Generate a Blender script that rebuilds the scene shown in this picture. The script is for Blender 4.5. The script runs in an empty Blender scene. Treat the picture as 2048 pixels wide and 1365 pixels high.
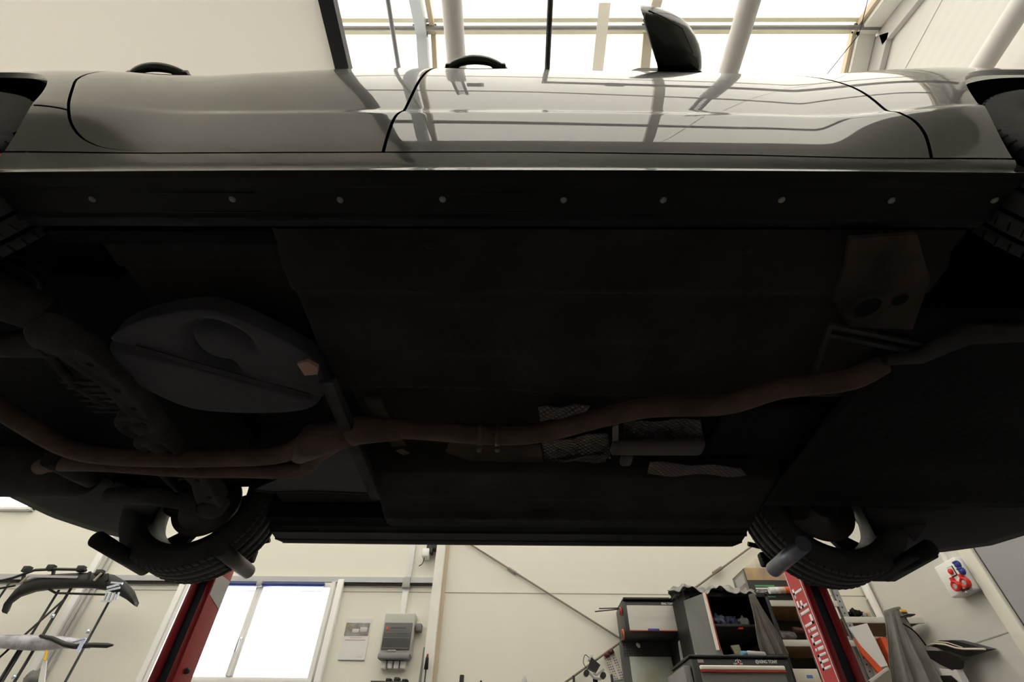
import bpy, bmesh, math, random
import numpy as np
from mathutils import Vector, Matrix
random.seed(7)
H = 0.70                      # height of the camera above the workshop floor; geometry below is written relative to it
PI = math.pi
SC = bpy.context.scene
COL = SC.collection

# ------------------------------------------------------------------ camera, daylight, exposure
FPX = 945.0
pi_, ya_, ro_ = math.radians(43.77), math.radians(-0.68), math.radians(0.70)
cF = np.array([math.sin(ya_) * math.cos(pi_), math.cos(ya_) * math.cos(pi_), math.sin(pi_)])
cR = np.array([math.cos(ya_), -math.sin(ya_), 0.0]); cU = np.cross(cR, cF)
cR, cU = cR * math.cos(ro_) + cU * math.sin(ro_), -cR * math.sin(ro_) + cU * math.cos(ro_)
cam = bpy.data.cameras.new('camera'); cam.sensor_width = 36.0; cam.lens = FPX / 2048 * 36
cam.clip_start = 0.02; cam.clip_end = 200
camo = bpy.data.objects.new('camera', cam); COL.objects.link(camo)
m4 = Matrix.Identity(4)
for r in range(3):
    m4[r][0], m4[r][1], m4[r][2] = cR[r], cU[r], -cF[r]
m4[2][3] = H
camo.matrix_world = m4
SC.camera = camo

world = bpy.data.worlds.new('sky'); SC.world = world; world.use_nodes = True
bg = world.node_tree.nodes['Background']
bg.inputs[0].default_value = (1.0, 0.99, 0.965, 1); bg.inputs[1].default_value = 7.8

SC.view_settings.view_transform = 'Standard'; SC.view_settings.look = 'None'
SC.view_settings.gamma = 1.0; SC.view_settings.exposure = 0.0
SC.view_settings.use_curve_mapping = False

def at(x, y, ax, v):
    """point of the photograph (x, y) on the plane ax = v"""
    d = cF + cR * (x - 1024) / FPX - cU * (y - 682.5) / FPX
    return Vector(d * v / d['XYZ'.index(ax)])

# ------------------------------------------------------------------ materials
MATS = {}
def mat(name, col, rough=0.6, metal=0.0, spec=0.5, coat=0.0, coat_ior=1.5, vary=0.0, scale=6.0, bump=0.0, bscale=None, col2=None, stretch=None, ior=1.5):
    if name in MATS: return MATS[name]
    m = bpy.data.materials.new(name); m.use_nodes = True
    nt = m.node_tree; b = nt.nodes['Principled BSDF']
    b.inputs['Base Color'].default_value = (*col, 1)
    b.inputs['Roughness'].default_value = rough; b.inputs['Metallic'].default_value = metal
    b.inputs['Specular IOR Level'].default_value = spec; b.inputs['IOR'].default_value = ior
    b.inputs['Coat Weight'].default_value = coat; b.inputs['Coat IOR'].default_value = coat_ior
    b.inputs['Coat Roughness'].default_value = 0.01
    if vary or bump:
        tc = nt.nodes.new('ShaderNodeTexCoord'); mp = nt.nodes.new('ShaderNodeMapping')
        nt.links.new(tc.outputs['Object'], mp.inputs[0])
        if stretch: mp.inputs['Scale'].default_value = stretch
    if vary:
        n = nt.nodes.new('ShaderNodeTexNoise'); n.inputs['Scale'].default_value = scale; n.inputs['Detail'].default_value = 6
        nt.links.new(mp.outputs[0], n.inputs['Vector'])
        r = nt.nodes.new('ShaderNodeValToRGB')
        r.color_ramp.elements[0].position = 0.35; r.color_ramp.elements[1].position = 0.68
        c2 = col2 or tuple(c * (1 - vary) for c in col)
        r.color_ramp.elements[0].color = (*c2, 1); r.color_ramp.elements[1].color = (*col, 1)
        nt.links.new(n.outputs['Fac'], r.inputs[0]); nt.links.new(r.outputs[0], b.inputs['Base Color'])
    if bump:
        n2 = nt.nodes.new('ShaderNodeTexNoise'); n2.inputs['Scale'].default_value = bscale or scale * 4; n2.inputs['Detail'].default_value = 4
        nt.links.new(mp.outputs[0], n2.inputs['Vector'])
        bu = nt.nodes.new('ShaderNodeBump'); bu.inputs['Strength'].default_value = bump; bu.inputs['Distance'].default_value = 0.01
        nt.links.new(n2.outputs['Fac'], bu.inputs['Height']); nt.links.new(bu.outputs[0], b.inputs['Normal'])
    MATS[name] = m
    return m

paint = mat('dark_car_paint', (0.010, 0.009, 0.007), rough=0.35, metal=0.0, coat=1.0, coat_ior=2.0, spec=0.5)
black_gloss = mat('black_gloss', (0.006, 0.008, 0.006), rough=0.22, coat=0.3)
trim_black = mat('black_trim', (0.004, 0.004, 0.005), rough=0.55, spec=0.17)
rubber = mat('tyre_rubber', (0.040, 0.040, 0.043), rough=0.75, spec=0.3, vary=0.3, scale=20, bump=0.15, bscale=60)
liner_black = mat('liner_black', (0.003, 0.003, 0.003), rough=0.9, spec=0.03)
under = mat('underbody_coating', (0.028, 0.0245, 0.025), rough=0.85, spec=0.08, vary=0.5, scale=5, bump=0.5, bscale=40, col2=(0.016, 0.0145, 0.015))
under_black = mat('underbody_black', (0.005, 0.005, 0.0065), rough=0.8, spec=0.1, vary=0.4, scale=5, bump=0.4, bscale=30)
tankm = mat('tank_plastic', (0.052, 0.050, 0.058), rough=0.7, spec=0.15, vary=0.25, scale=7, bump=0.3, bscale=60)
casting = mat('dusty_casting', (0.048, 0.042, 0.040), rough=0.85, spec=0.1, vary=0.45, scale=9, bump=0.5, bscale=50)
rustpipe = mat('rusty_exhaust', (0.085, 0.054, 0.047), rough=0.8, spec=0.2, vary=0.4, scale=10, bump=0.3, bscale=60)
rustplate = mat('rusty_plate', (0.052, 0.038, 0.032), rough=0.9, spec=0.1, vary=0.65, scale=6, bump=0.4, bscale=40)
galv = mat('galvanised_steel', (0.42, 0.43, 0.43), rough=0.5, metal=0.4, vary=0.2, scale=15)
steelblue = mat('scuffed_steel', (0.20, 0.21, 0.28), rough=0.35, metal=0.7, vary=0.4, scale=12)
screwm = mat('screw_steel', (0.24, 0.225, 0.22), rough=0.5, metal=0.2, vary=0.4, scale=60)
rimm = mat('alloy_rim', (0.032, 0.032, 0.031), rough=0.6, spec=0.2, metal=0.0, vary=0.3, scale=12)
discm = mat('brake_steel', (0.10, 0.08, 0.075), rough=0.5, metal=0.6, vary=0.4, scale=10)
glassdark = mat('tinted_glass', (0.01, 0.012, 0.012), rough=0.03, spec=0.6)
mirrorm = mat('mirror_silver', (0.8, 0.82, 0.82), rough=0.02, metal=1.0)
red = mat('red_lift_paint', (0.30, 0.007, 0.016), rough=0.35, spec=0.5, vary=0.2, scale=4)
darkslot = mat('slot_shade_dark', (0.008, 0.010, 0.022), rough=0.6)  # near-black blue standing for the shade inside the post slot
white_sticker = mat('white_sticker', (0.86, 0.86, 0.90), rough=0.4)
red_sticker = mat('red_sticker', (0.55, 0.035, 0.045), rough=0.4)
greyplate = mat('grey_plate', (0.42, 0.41, 0.42), rough=0.5)
white_pvc = mat('white_pvc', (0.90, 0.90, 0.89), rough=0.4)
white_paint = mat('white_painted_steel', (0.90, 0.89, 0.84), rough=0.45, vary=0.1, scale=3)
dark_line = mat('dark_gap', (0.05, 0.045, 0.045), rough=0.8)
blueblind = mat('blue_cassette', (0.02, 0.045, 0.22), rough=0.4)
grey_alu = mat('grey_aluminium', (0.50, 0.51, 0.53), rough=0.4, metal=0.3)
mauve = mat('pale_mauve_tube', (0.72, 0.69, 0.68), rough=0.5)
blackm = mat('black_steel', (0.010, 0.010, 0.010), rough=0.5)
cab_dark = mat('charcoal_cabinet', (0.035, 0.035, 0.034), rough=0.45, vary=0.15, scale=5)
cab_grey = mat('grey_cabinet', (0.19, 0.19, 0.185), rough=0.45)
cab_light = mat('light_flap', (0.70, 0.69, 0.64), rough=0.4, vary=0.12, scale=3, stretch=(1, 1, 8))
alu_bright = mat('bright_aluminium', (0.88, 0.85, 0.76), rough=0.35)
redline = mat('red_stripe', (0.45, 0.05, 0.03), rough=0.5)
cloth_grey = mat('grey_cloth', (0.20, 0.19, 0.175), rough=0.95, spec=0.1, vary=0.25, scale=8, bump=0.3, bscale=60)
cloth_brown = mat('brown_grey_cloth', (0.16, 0.145, 0.13), rough=0.95, spec=0.1, vary=0.3, scale=8, bump=0.3, bscale=60)
plasticfilm = mat('crumpled_film', (0.30, 0.285, 0.275), rough=0.3, vary=0.6, scale=14, bump=0.8, bscale=30)
wood_edge = mat('chipboard', (0.42, 0.28, 0.14), rough=0.8, vary=0.3, scale=20)
shelf_paint = mat('pale_shelf_steel', (0.62, 0.60, 0.55), rough=0.5)
orange = mat('orange_card', (0.75, 0.10, 0.03), rough=0.6)
redp = mat('signal_red', (0.72, 0.03, 0.02), rough=0.4)
bluep = mat('signal_blue', (0.03, 0.05, 0.30), rough=0.35)
yellow = mat('yellow_tag', (0.80, 0.48, 0.04), rough=0.5)
cream_card = mat('cream_card', (0.72, 0.66, 0.55), rough=0.7, vary=0.1)
boxgrey = mat('printed_box_grey', (0.16, 0.15, 0.13), rough=0.5, vary=0.5, scale=6, col2=(0.32, 0.29, 0.24))
boxdark = mat('printed_box_dark', (0.03, 0.03, 0.028), rough=0.5)
boxsun = mat('printed_box_sunset', (0.75, 0.52, 0.22), rough=0.5, vary=0.6, scale=5, col2=(0.35, 0.25, 0.20))
greenp = mat('green_print', (0.10, 0.32, 0.14), rough=0.6)
paperw = mat('white_paper', (0.78, 0.77, 0.76), rough=0.7)
photo_dark = mat('printed_photo', (0.16, 0.15, 0.14), rough=0.5, vary=0.8, scale=14, col2=(0.42, 0.40, 0.38))
landscape = mat('reflective_poster', (0.55, 0.60, 0.58), rough=0.3, vary=0.5, scale=5, col2=(0.42, 0.42, 0.30))
silverfoil = mat('silver_wrap', (0.62, 0.62, 0.68), rough=0.35, metal=0.3, vary=0.5, scale=12, bump=0.6, bscale=20)
chrome_blue = mat('bright_chrome', (0.75, 0.85, 1.0), rough=0.15, metal=0.8)
bumperm = mat('black_bumper_plastic', (0.014, 0.015, 0.014), rough=0.5, vary=0.4, scale=8)
tan = mat('tan_rafter', (0.62, 0.52, 0.38), rough=0.5)

def heat_shield_mat():
    m = bpy.data.materials.new('embossed_heat_shield'); m.use_nodes = True
    nt = m.node_tree; b = nt.nodes['Principled BSDF']
    tc = nt.nodes.new('ShaderNodeTexCoord'); mp = nt.nodes.new('ShaderNodeMapping')
    mp.inputs['Rotation'].default_value = (0, 0, PI / 4)
    nt.links.new(tc.outputs['Object'], mp.inputs[0])
    ck = nt.nodes.new('ShaderNodeTexBrick'); ck.inputs['Scale'].default_value = 48
    ck.offset = 0.0; ck.inputs['Brick Width'].default_value = 0.72; ck.inputs['Row Height'].default_value = 0.72
    ck.inputs['Mortar Size'].default_value = 0.14; ck.inputs['Mortar Smooth'].default_value = 1.0
    ck.inputs['Color1'].default_value = (0.20, 0.15, 0.15, 1); ck.inputs['Color2'].default_value = (0.14, 0.108, 0.108, 1)
    ck.inputs['Mortar'].default_value = (0.012, 0.009, 0.008, 1)
    nt.links.new(mp.outputs[0], ck.inputs['Vector'])
    n = nt.nodes.new('ShaderNodeTexNoise'); n.inputs['Scale'].default_value = 7; nt.links.new(tc.outputs['Object'], n.inputs['Vector'])
    mx = nt.nodes.new('ShaderNodeMix'); mx.data_type = 'RGBA'; mx.blend_type = 'MULTIPLY'; mx.inputs[0].default_value = 0.8
    nt.links.new(ck.outputs['Color'], mx.inputs[6]); nt.links.new(n.outputs['Fac'], mx.inputs[7])
    nt.links.new(mx.outputs[2], b.inputs['Base Color'])
    b.inputs['Metallic'].default_value = 0.2; b.inputs['Roughness'].default_value = 0.6
    bu = nt.nodes.new('ShaderNodeBump'); bu.inputs['Distance'].default_value = 0.004
    nt.links.new(ck.outputs['Fac'], bu.inputs['Height']); bu.invert = True
    nt.links.new(bu.outputs[0], b.inputs['Normal'])
    return m
heatm = heat_shield_mat()

def wall_mat(name, col, seam_axis=None, ribs=0.0):
    """sandwich panel: painted steel with very faint horizontal ribs"""
    m = bpy.data.materials.new(name); m.use_nodes = True
    nt = m.node_tree; b = nt.nodes['Principled BSDF']
    b.inputs['Roughness'].default_value = 0.55; b.inputs['Specular IOR Level'].default_value = 0.3
    tc = nt.nodes.new('ShaderNodeTexCoord')
    n = nt.nodes.new('ShaderNodeTexNoise'); n.inputs['Scale'].default_value = 1.3; n.inputs['Detail'].default_value = 5
    nt.links.new(tc.outputs['Object'], n.inputs['Vector'])
    r = nt.nodes.new('ShaderNodeValToRGB')
    r.color_ramp.elements[0].color = (*[c * 0.95 for c in col], 1); r.color_ramp.elements[1].color = (*col, 1)
    nt.links.new(n.outputs['Fac'], r.inputs[0]); nt.links.new(r.outputs[0], b.inputs['Base Color'])
    if ribs:
        w = nt.nodes.new('ShaderNodeTexWave'); w.bands_direction = 'Z'; w.inputs['Scale'].default_value = 3.2
        nt.links.new(tc.outputs['Object'], w.inputs['Vector'])
        bu = nt.nodes.new('ShaderNodeBump'); bu.inputs['Strength'].default_value = ribs; bu.inputs['Distance'].default_value = 0.003
        nt.links.new(w.outputs['Fac'], bu.inputs['Height']); nt.links.new(bu.outputs[0], b.inputs['Normal'])
    MATS[name] = m
    return m
wall_cream = wall_mat('cream_panel', (0.86, 0.845, 0.755), ribs=0.10)
wall_white = wall_mat('white_panel', (0.70, 0.695, 0.665), ribs=0.25)
wall_grey = wall_mat('grey_panel', (0.26, 0.255, 0.24))
def door_leaf_mat():
    m = bpy.data.materials.new('translucent_cream_door'); m.use_nodes = True
    nt = m.node_tree; nt.nodes.remove(nt.nodes['Principled BSDF']); o = nt.nodes['Material Output']
    t = nt.nodes.new('ShaderNodeBsdfTranslucent'); t.inputs[0].default_value = (0.84, 0.825, 0.80, 1)
    d = nt.nodes.new('ShaderNodeBsdfDiffuse'); d.inputs[0].default_value = (0.90, 0.885, 0.85, 1)
    mx = nt.nodes.new('ShaderNodeMixShader'); mx.inputs[0].default_value = 0.42
    nt.links.new(t.outputs[0], mx.inputs[1]); nt.links.new(d.outputs[0], mx.inputs[2]); nt.links.new(mx.outputs[0], o.inputs[0])
    return m
door_cream = door_leaf_mat()
floor_m = mat('concrete_floor', (0.27, 0.265, 0.262), rough=0.5, vary=0.25, scale=2.5)

def membrane():
    m = bpy.data.materials.new('translucent_roof_membrane'); m.use_nodes = True
    nt = m.node_tree; nt.nodes.remove(nt.nodes['Principled BSDF'])
    o = nt.nodes['Material Output']
    t = nt.nodes.new('ShaderNodeBsdfTranslucent'); t.inputs[0].default_value = (0.62, 0.606, 0.57, 1)
    d = nt.nodes.new('ShaderNodeBsdfDiffuse'); d.inputs[0].default_value = (0.8, 0.79, 0.76, 1)
    mx = nt.nodes.new('ShaderNodeMixShader'); mx.inputs[0].default_value = 0.15
    nt.links.new(t.outputs[0], mx.inputs[1]); nt.links.new(d.outputs[0], mx.inputs[2]); nt.links.new(mx.outputs[0], o.inputs[0])
    return m
membrane_m = membrane()
def pane():
    m = bpy.data.materials.new('window_glass'); m.use_nodes = True
    nt = m.node_tree; nt.nodes.remove(nt.nodes['Principled BSDF']); o = nt.nodes['Material Output']
    t = nt.nodes.new('ShaderNodeBsdfTransparent'); t.inputs[0].default_value = (0.93, 0.95, 0.97, 1)
    g = nt.nodes.new('ShaderNodeBsdfGlossy'); g.inputs['Roughness'].default_value = 0.02
    mx = nt.nodes.new('ShaderNodeMixShader'); mx.inputs[0].default_value = 0.06
    nt.links.new(t.outputs[0], mx.inputs[1]); nt.links.new(g.outputs[0], mx.inputs[2]); nt.links.new(mx.outputs[0], o.inputs[0])
    return m
pane_m = pane()

TILT = 0.0452
# ------------------------------------------------------------------ mesh helpers
class MB:
    """collects shapes into one mesh"""
    def __init__(s): s.v, s.f, s.sm = [], [], []
    def add(s, vs, fs, smooth=False):
        o = len(s.v); s.v += [Vector(p) for p in vs]; s.f += [tuple(i + o for i in f) for f in fs]; s.sm += [smooth] * len(fs)
        return s
    def box(s, a, b, R=None, c=None):
        a = Vector(a); b = Vector(b)
        vs = [Vector((x, y, z)) for x in (a.x, b.x) for y in (a.y, b.y) for z in (a.z, b.z)]
        if R is not None:
            c = Vector(c) if c is not None else (a + b) / 2
            vs = [c + R @ (p - c) for p in vs]
        return s.add(vs, [(0, 1, 3, 2), (4, 6, 7, 5), (0, 4, 5, 1), (2, 3, 7, 6), (0, 2, 6, 4), (1, 5, 7, 3)])
    def rbox(s, a, b, r=0.01, seg=2):
        """box with rounded edges"""
        bm = bmesh.new(); a = Vector(a); b = Vector(b)
        lo = Vector(map(min, a, b)); hi = Vector(map(max, a, b))
        bmesh.ops.create_cube(bm, size=1.0)
        for v in bm.verts: v.co = (lo + hi) / 2 + Vector((v.co.x * (hi.x - lo.x), v.co.y * (hi.y - lo.y), v.co.z * (hi.z - lo.z)))
        bmesh.ops.bevel(bm, geom=bm.edges[:], offset=r, segments=seg, affect='EDGES', profile=0.5)
        bm.verts.index_update()
        s.add([v.co.copy() for v in bm.verts], [tuple(v.index for v in f.verts) for f in bm.faces], True); bm.free()
        return s
    def bar(s, p0, p1, w, h, up=(0, 0, 1)):
        p0 = Vector(p0); p1 = Vector(p1); d = (p1 - p0).normalized(); up = Vector(up)
        if abs(d.dot(up)) > 0.98: up = Vector((0, 1, 0))
        sx = d.cross(up).normalized() * w / 2; uz = sx.cross(d).normalized() * h / 2
        vs = [p + a * sx + b * uz for p in (p0, p1) for a, b in ((-1, -1), (1, -1), (1, 1), (-1, 1))]
        return s.add(vs, [(0, 1, 2, 3), (7, 6, 5, 4), (0, 4, 5, 1), (1, 5, 6, 2), (2, 6, 7, 3), (3, 7, 4, 0)])
    def tube(s, pts, r, n=12, caps=True, smooth=True, flat=1.0):
        pts = [Vector(p) for p in pts]; k = len(pts)
        rs = r if isinstance(r, (list, tuple)) else [r] * k
        prev = None; vs = []
        for i, p in enumerate(pts):
            t = (pts[min(i + 1, k - 1)] - pts[max(i - 1, 0)]).normalized()
            if prev is None:
                a = Vector((0, 0, 1)) if abs(t.z) < 0.9 else Vector((1, 0, 0)); nx = t.cross(a).normalized()
            else: nx = (prev - t * prev.dot(t)).normalized()
            prev = nx; ny = t.cross(nx)
            for j in range(n):
                th = 2 * PI * j / n; vs.append(p + (nx * math.cos(th) + ny * math.sin(th) * flat) * rs[i])
        fs = [(i * n + j, i * n + (j + 1) % n, (i + 1) * n + (j + 1) % n, (i + 1) * n + j) for i in range(k - 1) for j in range(n)]
        o = len(s.v); s.add(vs, fs, smooth)
        if caps:
            s.f += [tuple(o + j for j in reversed(range(n))), tuple(o + (k - 1) * n + j for j in range(n))]; s.sm += [False, False]
        return s
    def lathe(s, prof, c, ax='Y', n=48, smooth=True, a0=0, a1=2 * PI, close=False):
        """prof: (along axis, radius)"""
        c = Vector(c); full = abs(a1 - a0 - 2 * PI) < 1e-6; m = n if full else n + 1; vs = []
        for a, r in prof:
            for j in range(m):
                th = a0 + (a1 - a0) * j / n; u, w = r * math.cos(th), r * math.sin(th)
                vs.append(c + {'Y': Vector((u, a, w)), 'X': Vector((a, u, w)), 'Z': Vector((u, w, a))}[ax])
        k = len(prof)
        fs = [(i * m + j, i * m + (j + 1) % m, (i + 1) * m + (j + 1) % m, (i + 1) * m + j) for i in range(k - 1) for j in range(n)]
        if close: fs += [((k - 1) * m + j, (k - 1) * m + (j + 1) % m, (j + 1) % m, j) for j in range(n)]
        return s.add(vs, fs, smooth)
    def prism(s, poly, d):
        """polygon (3D points, planar) extruded by vector d"""
        n = len(poly); d = Vector(d); vs = [Vector(p) for p in poly] + [Vector(p) + d for p in poly]
        return s.add(vs, [tuple(range(n)), tuple(reversed(range(n, 2 * n)))] + [(i, i + n, (i + 1) % n + n, (i + 1) % n) for i in range(n)])
    def grid(s, fn, nu, nv, smooth=True, thick=None):
        vs = [Vector(fn(i / nu, j / nv)) for i in range(nu + 1) for j in range(nv + 1)]
        q = lambda i, j: i * (nv + 1) + j
        fs = [(q(i, j), q(i + 1, j), q(i + 1, j + 1), q(i, j + 1)) for i in range(nu) for j in range(nv)]
        s.add(vs, fs, smooth)
        if thick is not None:
            t = Vector(thick); s.add([v + t for v in vs], [tuple(reversed(f)) for f in fs], smooth)
            o = len(s.v) - len(vs); o0 = o - len(vs)
            ring = [q(i, 0) for i in range(nu + 1)] + [q(nu, j) for j in range(1, nv + 1)] + [q(i, nv) for i in range(nu - 1, -1, -1)] + [q(0, j) for j in range(nv - 1, 0, -1)]
            for a, b in zip(ring, ring[1:] + ring[:1]):
                s.f.append((o0 + a, o0 + b, o + b, o + a)); s.sm.append(False)
        return s
    def mirror(s, yc):
        # the car sits slightly lower on its far side
        s.v = [Vector((p.x, 2 * yc - p.y, p.z - TILT * (2 * yc - 2 * p.y))) for p in s.v]; s.f = [tuple(reversed(f)) for f in s.f]; return s
    def build(s, name, m, parent=None, origin=None, label=None):
        if origin is None:
            if parent is not None: origin = WORLD[parent.name]
            else:
                xs = [p.x for p in s.v]; ys = [p.y for p in s.v]; zs = [p.z for p in s.v]
                origin = Vector(((min(xs) + max(xs)) / 2, (min(ys) + max(ys)) / 2, min(zs)))
        origin = Vector(origin)
        me = bpy.data.meshes.new(name)
        me.from_pydata([p - origin for p in s.v], [], s.f); me.materials.append(m)
        me.polygons.foreach_set('use_smooth', s.sm); me.update()
        bm = bmesh.new(); bm.from_mesh(me); bmesh.ops.remove_doubles(bm, verts=bm.verts[:], dist=1e-6)
        bmesh.ops.recalc_face_normals(bm, faces=bm.faces[:]); bm.to_mesh(me); bm.free()
        o = bpy.data.objects.new(name, me); COL.objects.link(o)
        if parent is not None: o.parent = parent; o.location = origin - WORLD[parent.name]
        else: o.location = origin + Vector((0, 0, H))
        WORLD[o.name] = origin
        if label: o['label'] = label
        return o
WORLD = {}
def tag(o, label, cat, group=None, kind=None):
    o['label'] = label; o['category'] = cat
    if group: o['group'] = group
    if kind: o['kind'] = kind
    return o
def thing(name, label, cat, loc, group=None):
    o = bpy.data.objects.new(name, None); COL.objects.link(o); o.location = Vector(loc) + Vector((0, 0, H)); o.empty_display_size = 0.1
    WORLD[o.name] = Vector(loc)
    return tag(o, label, cat, group)
def sub_empty(name, parent, loc):
    o = bpy.data.objects.new(name, None); COL.objects.link(o); o.parent = parent
    o.location = Vector(loc) - WORLD[parent.name]; WORLD[o.name] = Vector(loc); return o
def struct(o, cat=None):
    o['kind'] = 'structure'; return o
def text(name, body, size, m, parent, loc, R, ext=0.0008, sx=1.0, sy=1.0, align='LEFT', bold=0.0):
    """lettering: a text curve turned into a mesh, lying in its own x-y plane, placed by rotation R"""
    cu = bpy.data.curves.new(name, 'FONT'); cu.body = body; cu.size = size; cu.extrude = ext; cu.align_x = align; cu.offset = bold
    t = bpy.data.objects.new(name, cu); COL.objects.link(t); bpy.context.view_layer.update()
    me = bpy.data.meshes.new_from_object(t.evaluated_get(bpy.context.evaluated_depsgraph_get()))
    bpy.data.objects.remove(t)
    mb = MB(); loc = Vector(loc)
    mb.add([loc + R @ Vector((v.co.x * sx, v.co.y * sy, v.co.z)) for v in me.vertices], [tuple(p.vertices) for p in me.polygons])
    bpy.data.meshes.remove(me)
    return mb.build(name, m, parent)
def quad3(mb, pts, d): return mb.prism(pts, d)

# ------------------------------------------------------------------ the hall
YW, XG, XL, YN = 5.0, 3.43, -9.0, -2.6
RY, RZ, TS = 1.22, 5.30, 0.466
def roofz(y): return RZ - TS * abs(y - RY)
FL = -H
mb = MB().box((XL - 0.1, YN - 0.1, FL - 0.1), (XG + 0.1, YW + 0.1, FL)); struct(mb.build('floor', floor_m))
# far wall with window openings
def wall_with_holes(x0, x1, z0, z1, y0, y1, holes):
    mb = MB(); xs = sorted({x0, x1, *[h[0] for h in holes], *[h[1] for h in holes]})
    for a, b in zip(xs, xs[1:]):
        hs = sorted([h for h in holes if h[0] <= a + 1e-6 and h[1] >= b - 1e-6], key=lambda h: h[2])
        z = z0
        for h in hs:
            mb.box((a, y0, z), (b, y1, h[2])); z = h[3]
        mb.box((a, y0, z), (b, y1, z1))
    return mb
W1 = (-3.20, -1.75, 0.62, 1.475); W2 = (-7.6, -5.26, 2.18, 2.62)
EZ = roofz(YW)
struct(wall_with_holes(XL, XG, FL, EZ, YW, YW + 0.08, [W1, W2]).build('wall_far', wall_cream))
# gable walls (pentagons)
pent = [(FL, YN), (FL, YW), (EZ, YW), (RZ, RY), (roofz(YN), YN)]
for nm, x, dx in (('wall_right', XG, 0.08), ('wall_left', XL, -0.08)):
    mb = MB().prism([(x, y, z) for z, y in pent], (dx, 0, 0)); struct(mb.build(nm, wall_white))
mb = MB().box((XL, YN - 0.08, FL), (XG, YN, roofz(YN))); struct(mb.build('wall_near', wall_grey))
# roof membrane, two slopes, one object
mb = MB()
for ya, yb in ((RY, YW + 0.1), (YN - 0.1, RY)):
    mb.prism([(XL, ya, roofz(ya)), (XG, ya, roofz(ya)), (XG, yb, roofz(yb)), (XL, yb, roofz(yb))], (0, 0, 0.004))
struct(mb.build('ceiling', membrane_m))
# seams of the sandwich panels
mb = MB().box((-0.70, YW - 0.003, 1.400), (XG, YW, 1.406)).box((XL, YW - 0.003, 1.400), (-0.76, YW, 1.406)); struct(mb.build('trim_1', mat('panel_seam', (0.42, 0.40, 0.35), rough=0.8)))
mb = MB()
mb.box((XG - 0.003, 3.75, 0.836), (XG, YW, 0.843)); mb.box((XG - 0.003, YN, 4.655), (XG, 1.5 + 0.1, 4.662)); mb.box((XG - 0.003, YN, 2.75), (XG, YW, 2.757))
struct(mb.build('trim_2', MATS['panel_seam']))
# rafters (bent at the ridge) and the ridge fittings
def rafter(x, m, w=0.09, h=0.12, nm='trim_3'):
    mb = MB(); d = h / 2 + 0.01
    mb.bar((x, RY, RZ - d), (x, YW, roofz(YW) - d), w, h); mb.bar((x, RY, RZ - d), (x, YN, roofz(YN) - d), w, h)
    struct(MB().box((x - w * 0.8, RY - 0.075, RZ - 0.09), (x + w * 0.8, RY - 0.03, RZ - 0.05)).build(nm.replace('trim_', 'trim_9'), blackm))
    return struct(mb.build(nm, m))
for k, x in enumerate((-7.4, -5.25, -3.1)): rafter(x, white_paint, nm='trim_%d' % (3 + k))
rafter(-0.905, mat('blue_white_rafter', (0.72, 0.78, 0.86), rough=0.4), w=0.10, nm='trim_6'); rafter(-0.80, tan, w=0.045, h=0.08, nm='trim_7')
rafter(1.245, mat('pale_tan_rafter', (0.70, 0.64, 0.52), rough=0.5), w=0.09, h=0.06, nm='trim_8'); rafter(XG - 0.14, white_paint, w=0.16, h=0.10, nm='trim_9'); rafter(XG - 0.24, tan, w=0.03, h=0.06, nm='trim_10')
# gable frame: deep flange along the end wall
mb = MB()
for ya in (YW, YN): mb.bar((XG - 0.03, RY, RZ - 0.16), (XG - 0.03, ya, roofz(ya) - 0.16), 0.05, 0.24)
struct(mb.build('trim_11', mat('pale_grey_steel', (0.60, 0.58, 0.57), rough=0.5)))
# purlins along the hall
purlin_m = mat('dark_purlin', (0.07, 0.07, 0.07), rough=0.4, metal=0.2)
for k, (y, r) in enumerate(((RY - 0.055, 0.021), (-0.30, 0.028), (-1.25, 0.028), (-2.15, 0.028), (2.4, 0.028), (3.6, 0.028))):
    z = roofz(y) - 0.06 - (0.04 if k == 0 else 0)
    mb = MB().tube([(XL, y, z), (XG, y, z)], r, n=10); struct(mb.build('trim_%d' % (12 + k), purlin_m if k else mat('grey_ridge_bar', (0.30, 0.30, 0.29), rough=0.5)))
mb = MB().box((XL, RY - 0.12, RZ - 0.065), (XG, RY - 0.085, RZ - 0.055)).box((XL, RY - 0.02, RZ - 0.03), (XG, RY + 0.02, RZ - 0.02)); struct(mb.build('trim_18', mat('yellowed_edge', (0.92, 0.88, 0.68), rough=0.6)))
# columns at the far wall and the gable doorway post
mb = MB().box((-0.795, YW - 0.10, FL), (-0.71, YW, EZ)); c = struct(mb.build('trim_19', white_paint))
mb = MB().box((-0.71, YW - 0.035, FL), (-0.68, YW, EZ)); struct(mb.build('trim_20', MATS['tan_rafter']))
# rail at window-head height on the far wall
mb2 = MB().box((XL, YW - 0.05, 1.475), (-0.80, YW, 1.515)).box((XL, YW - 0.03, 1.515), (-0.80, YW, 1.53)); struct(mb2.build('trim_21', grey_alu))
mb2 = MB().box((-1.70, YW - 0.035, 1.459), (-0.80, YW, 1.474)).box((XL, YW - 0.035, 1.459), (-3.24, YW, 1.474)); struct(mb2.build('trim_22', dark_line))

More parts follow.
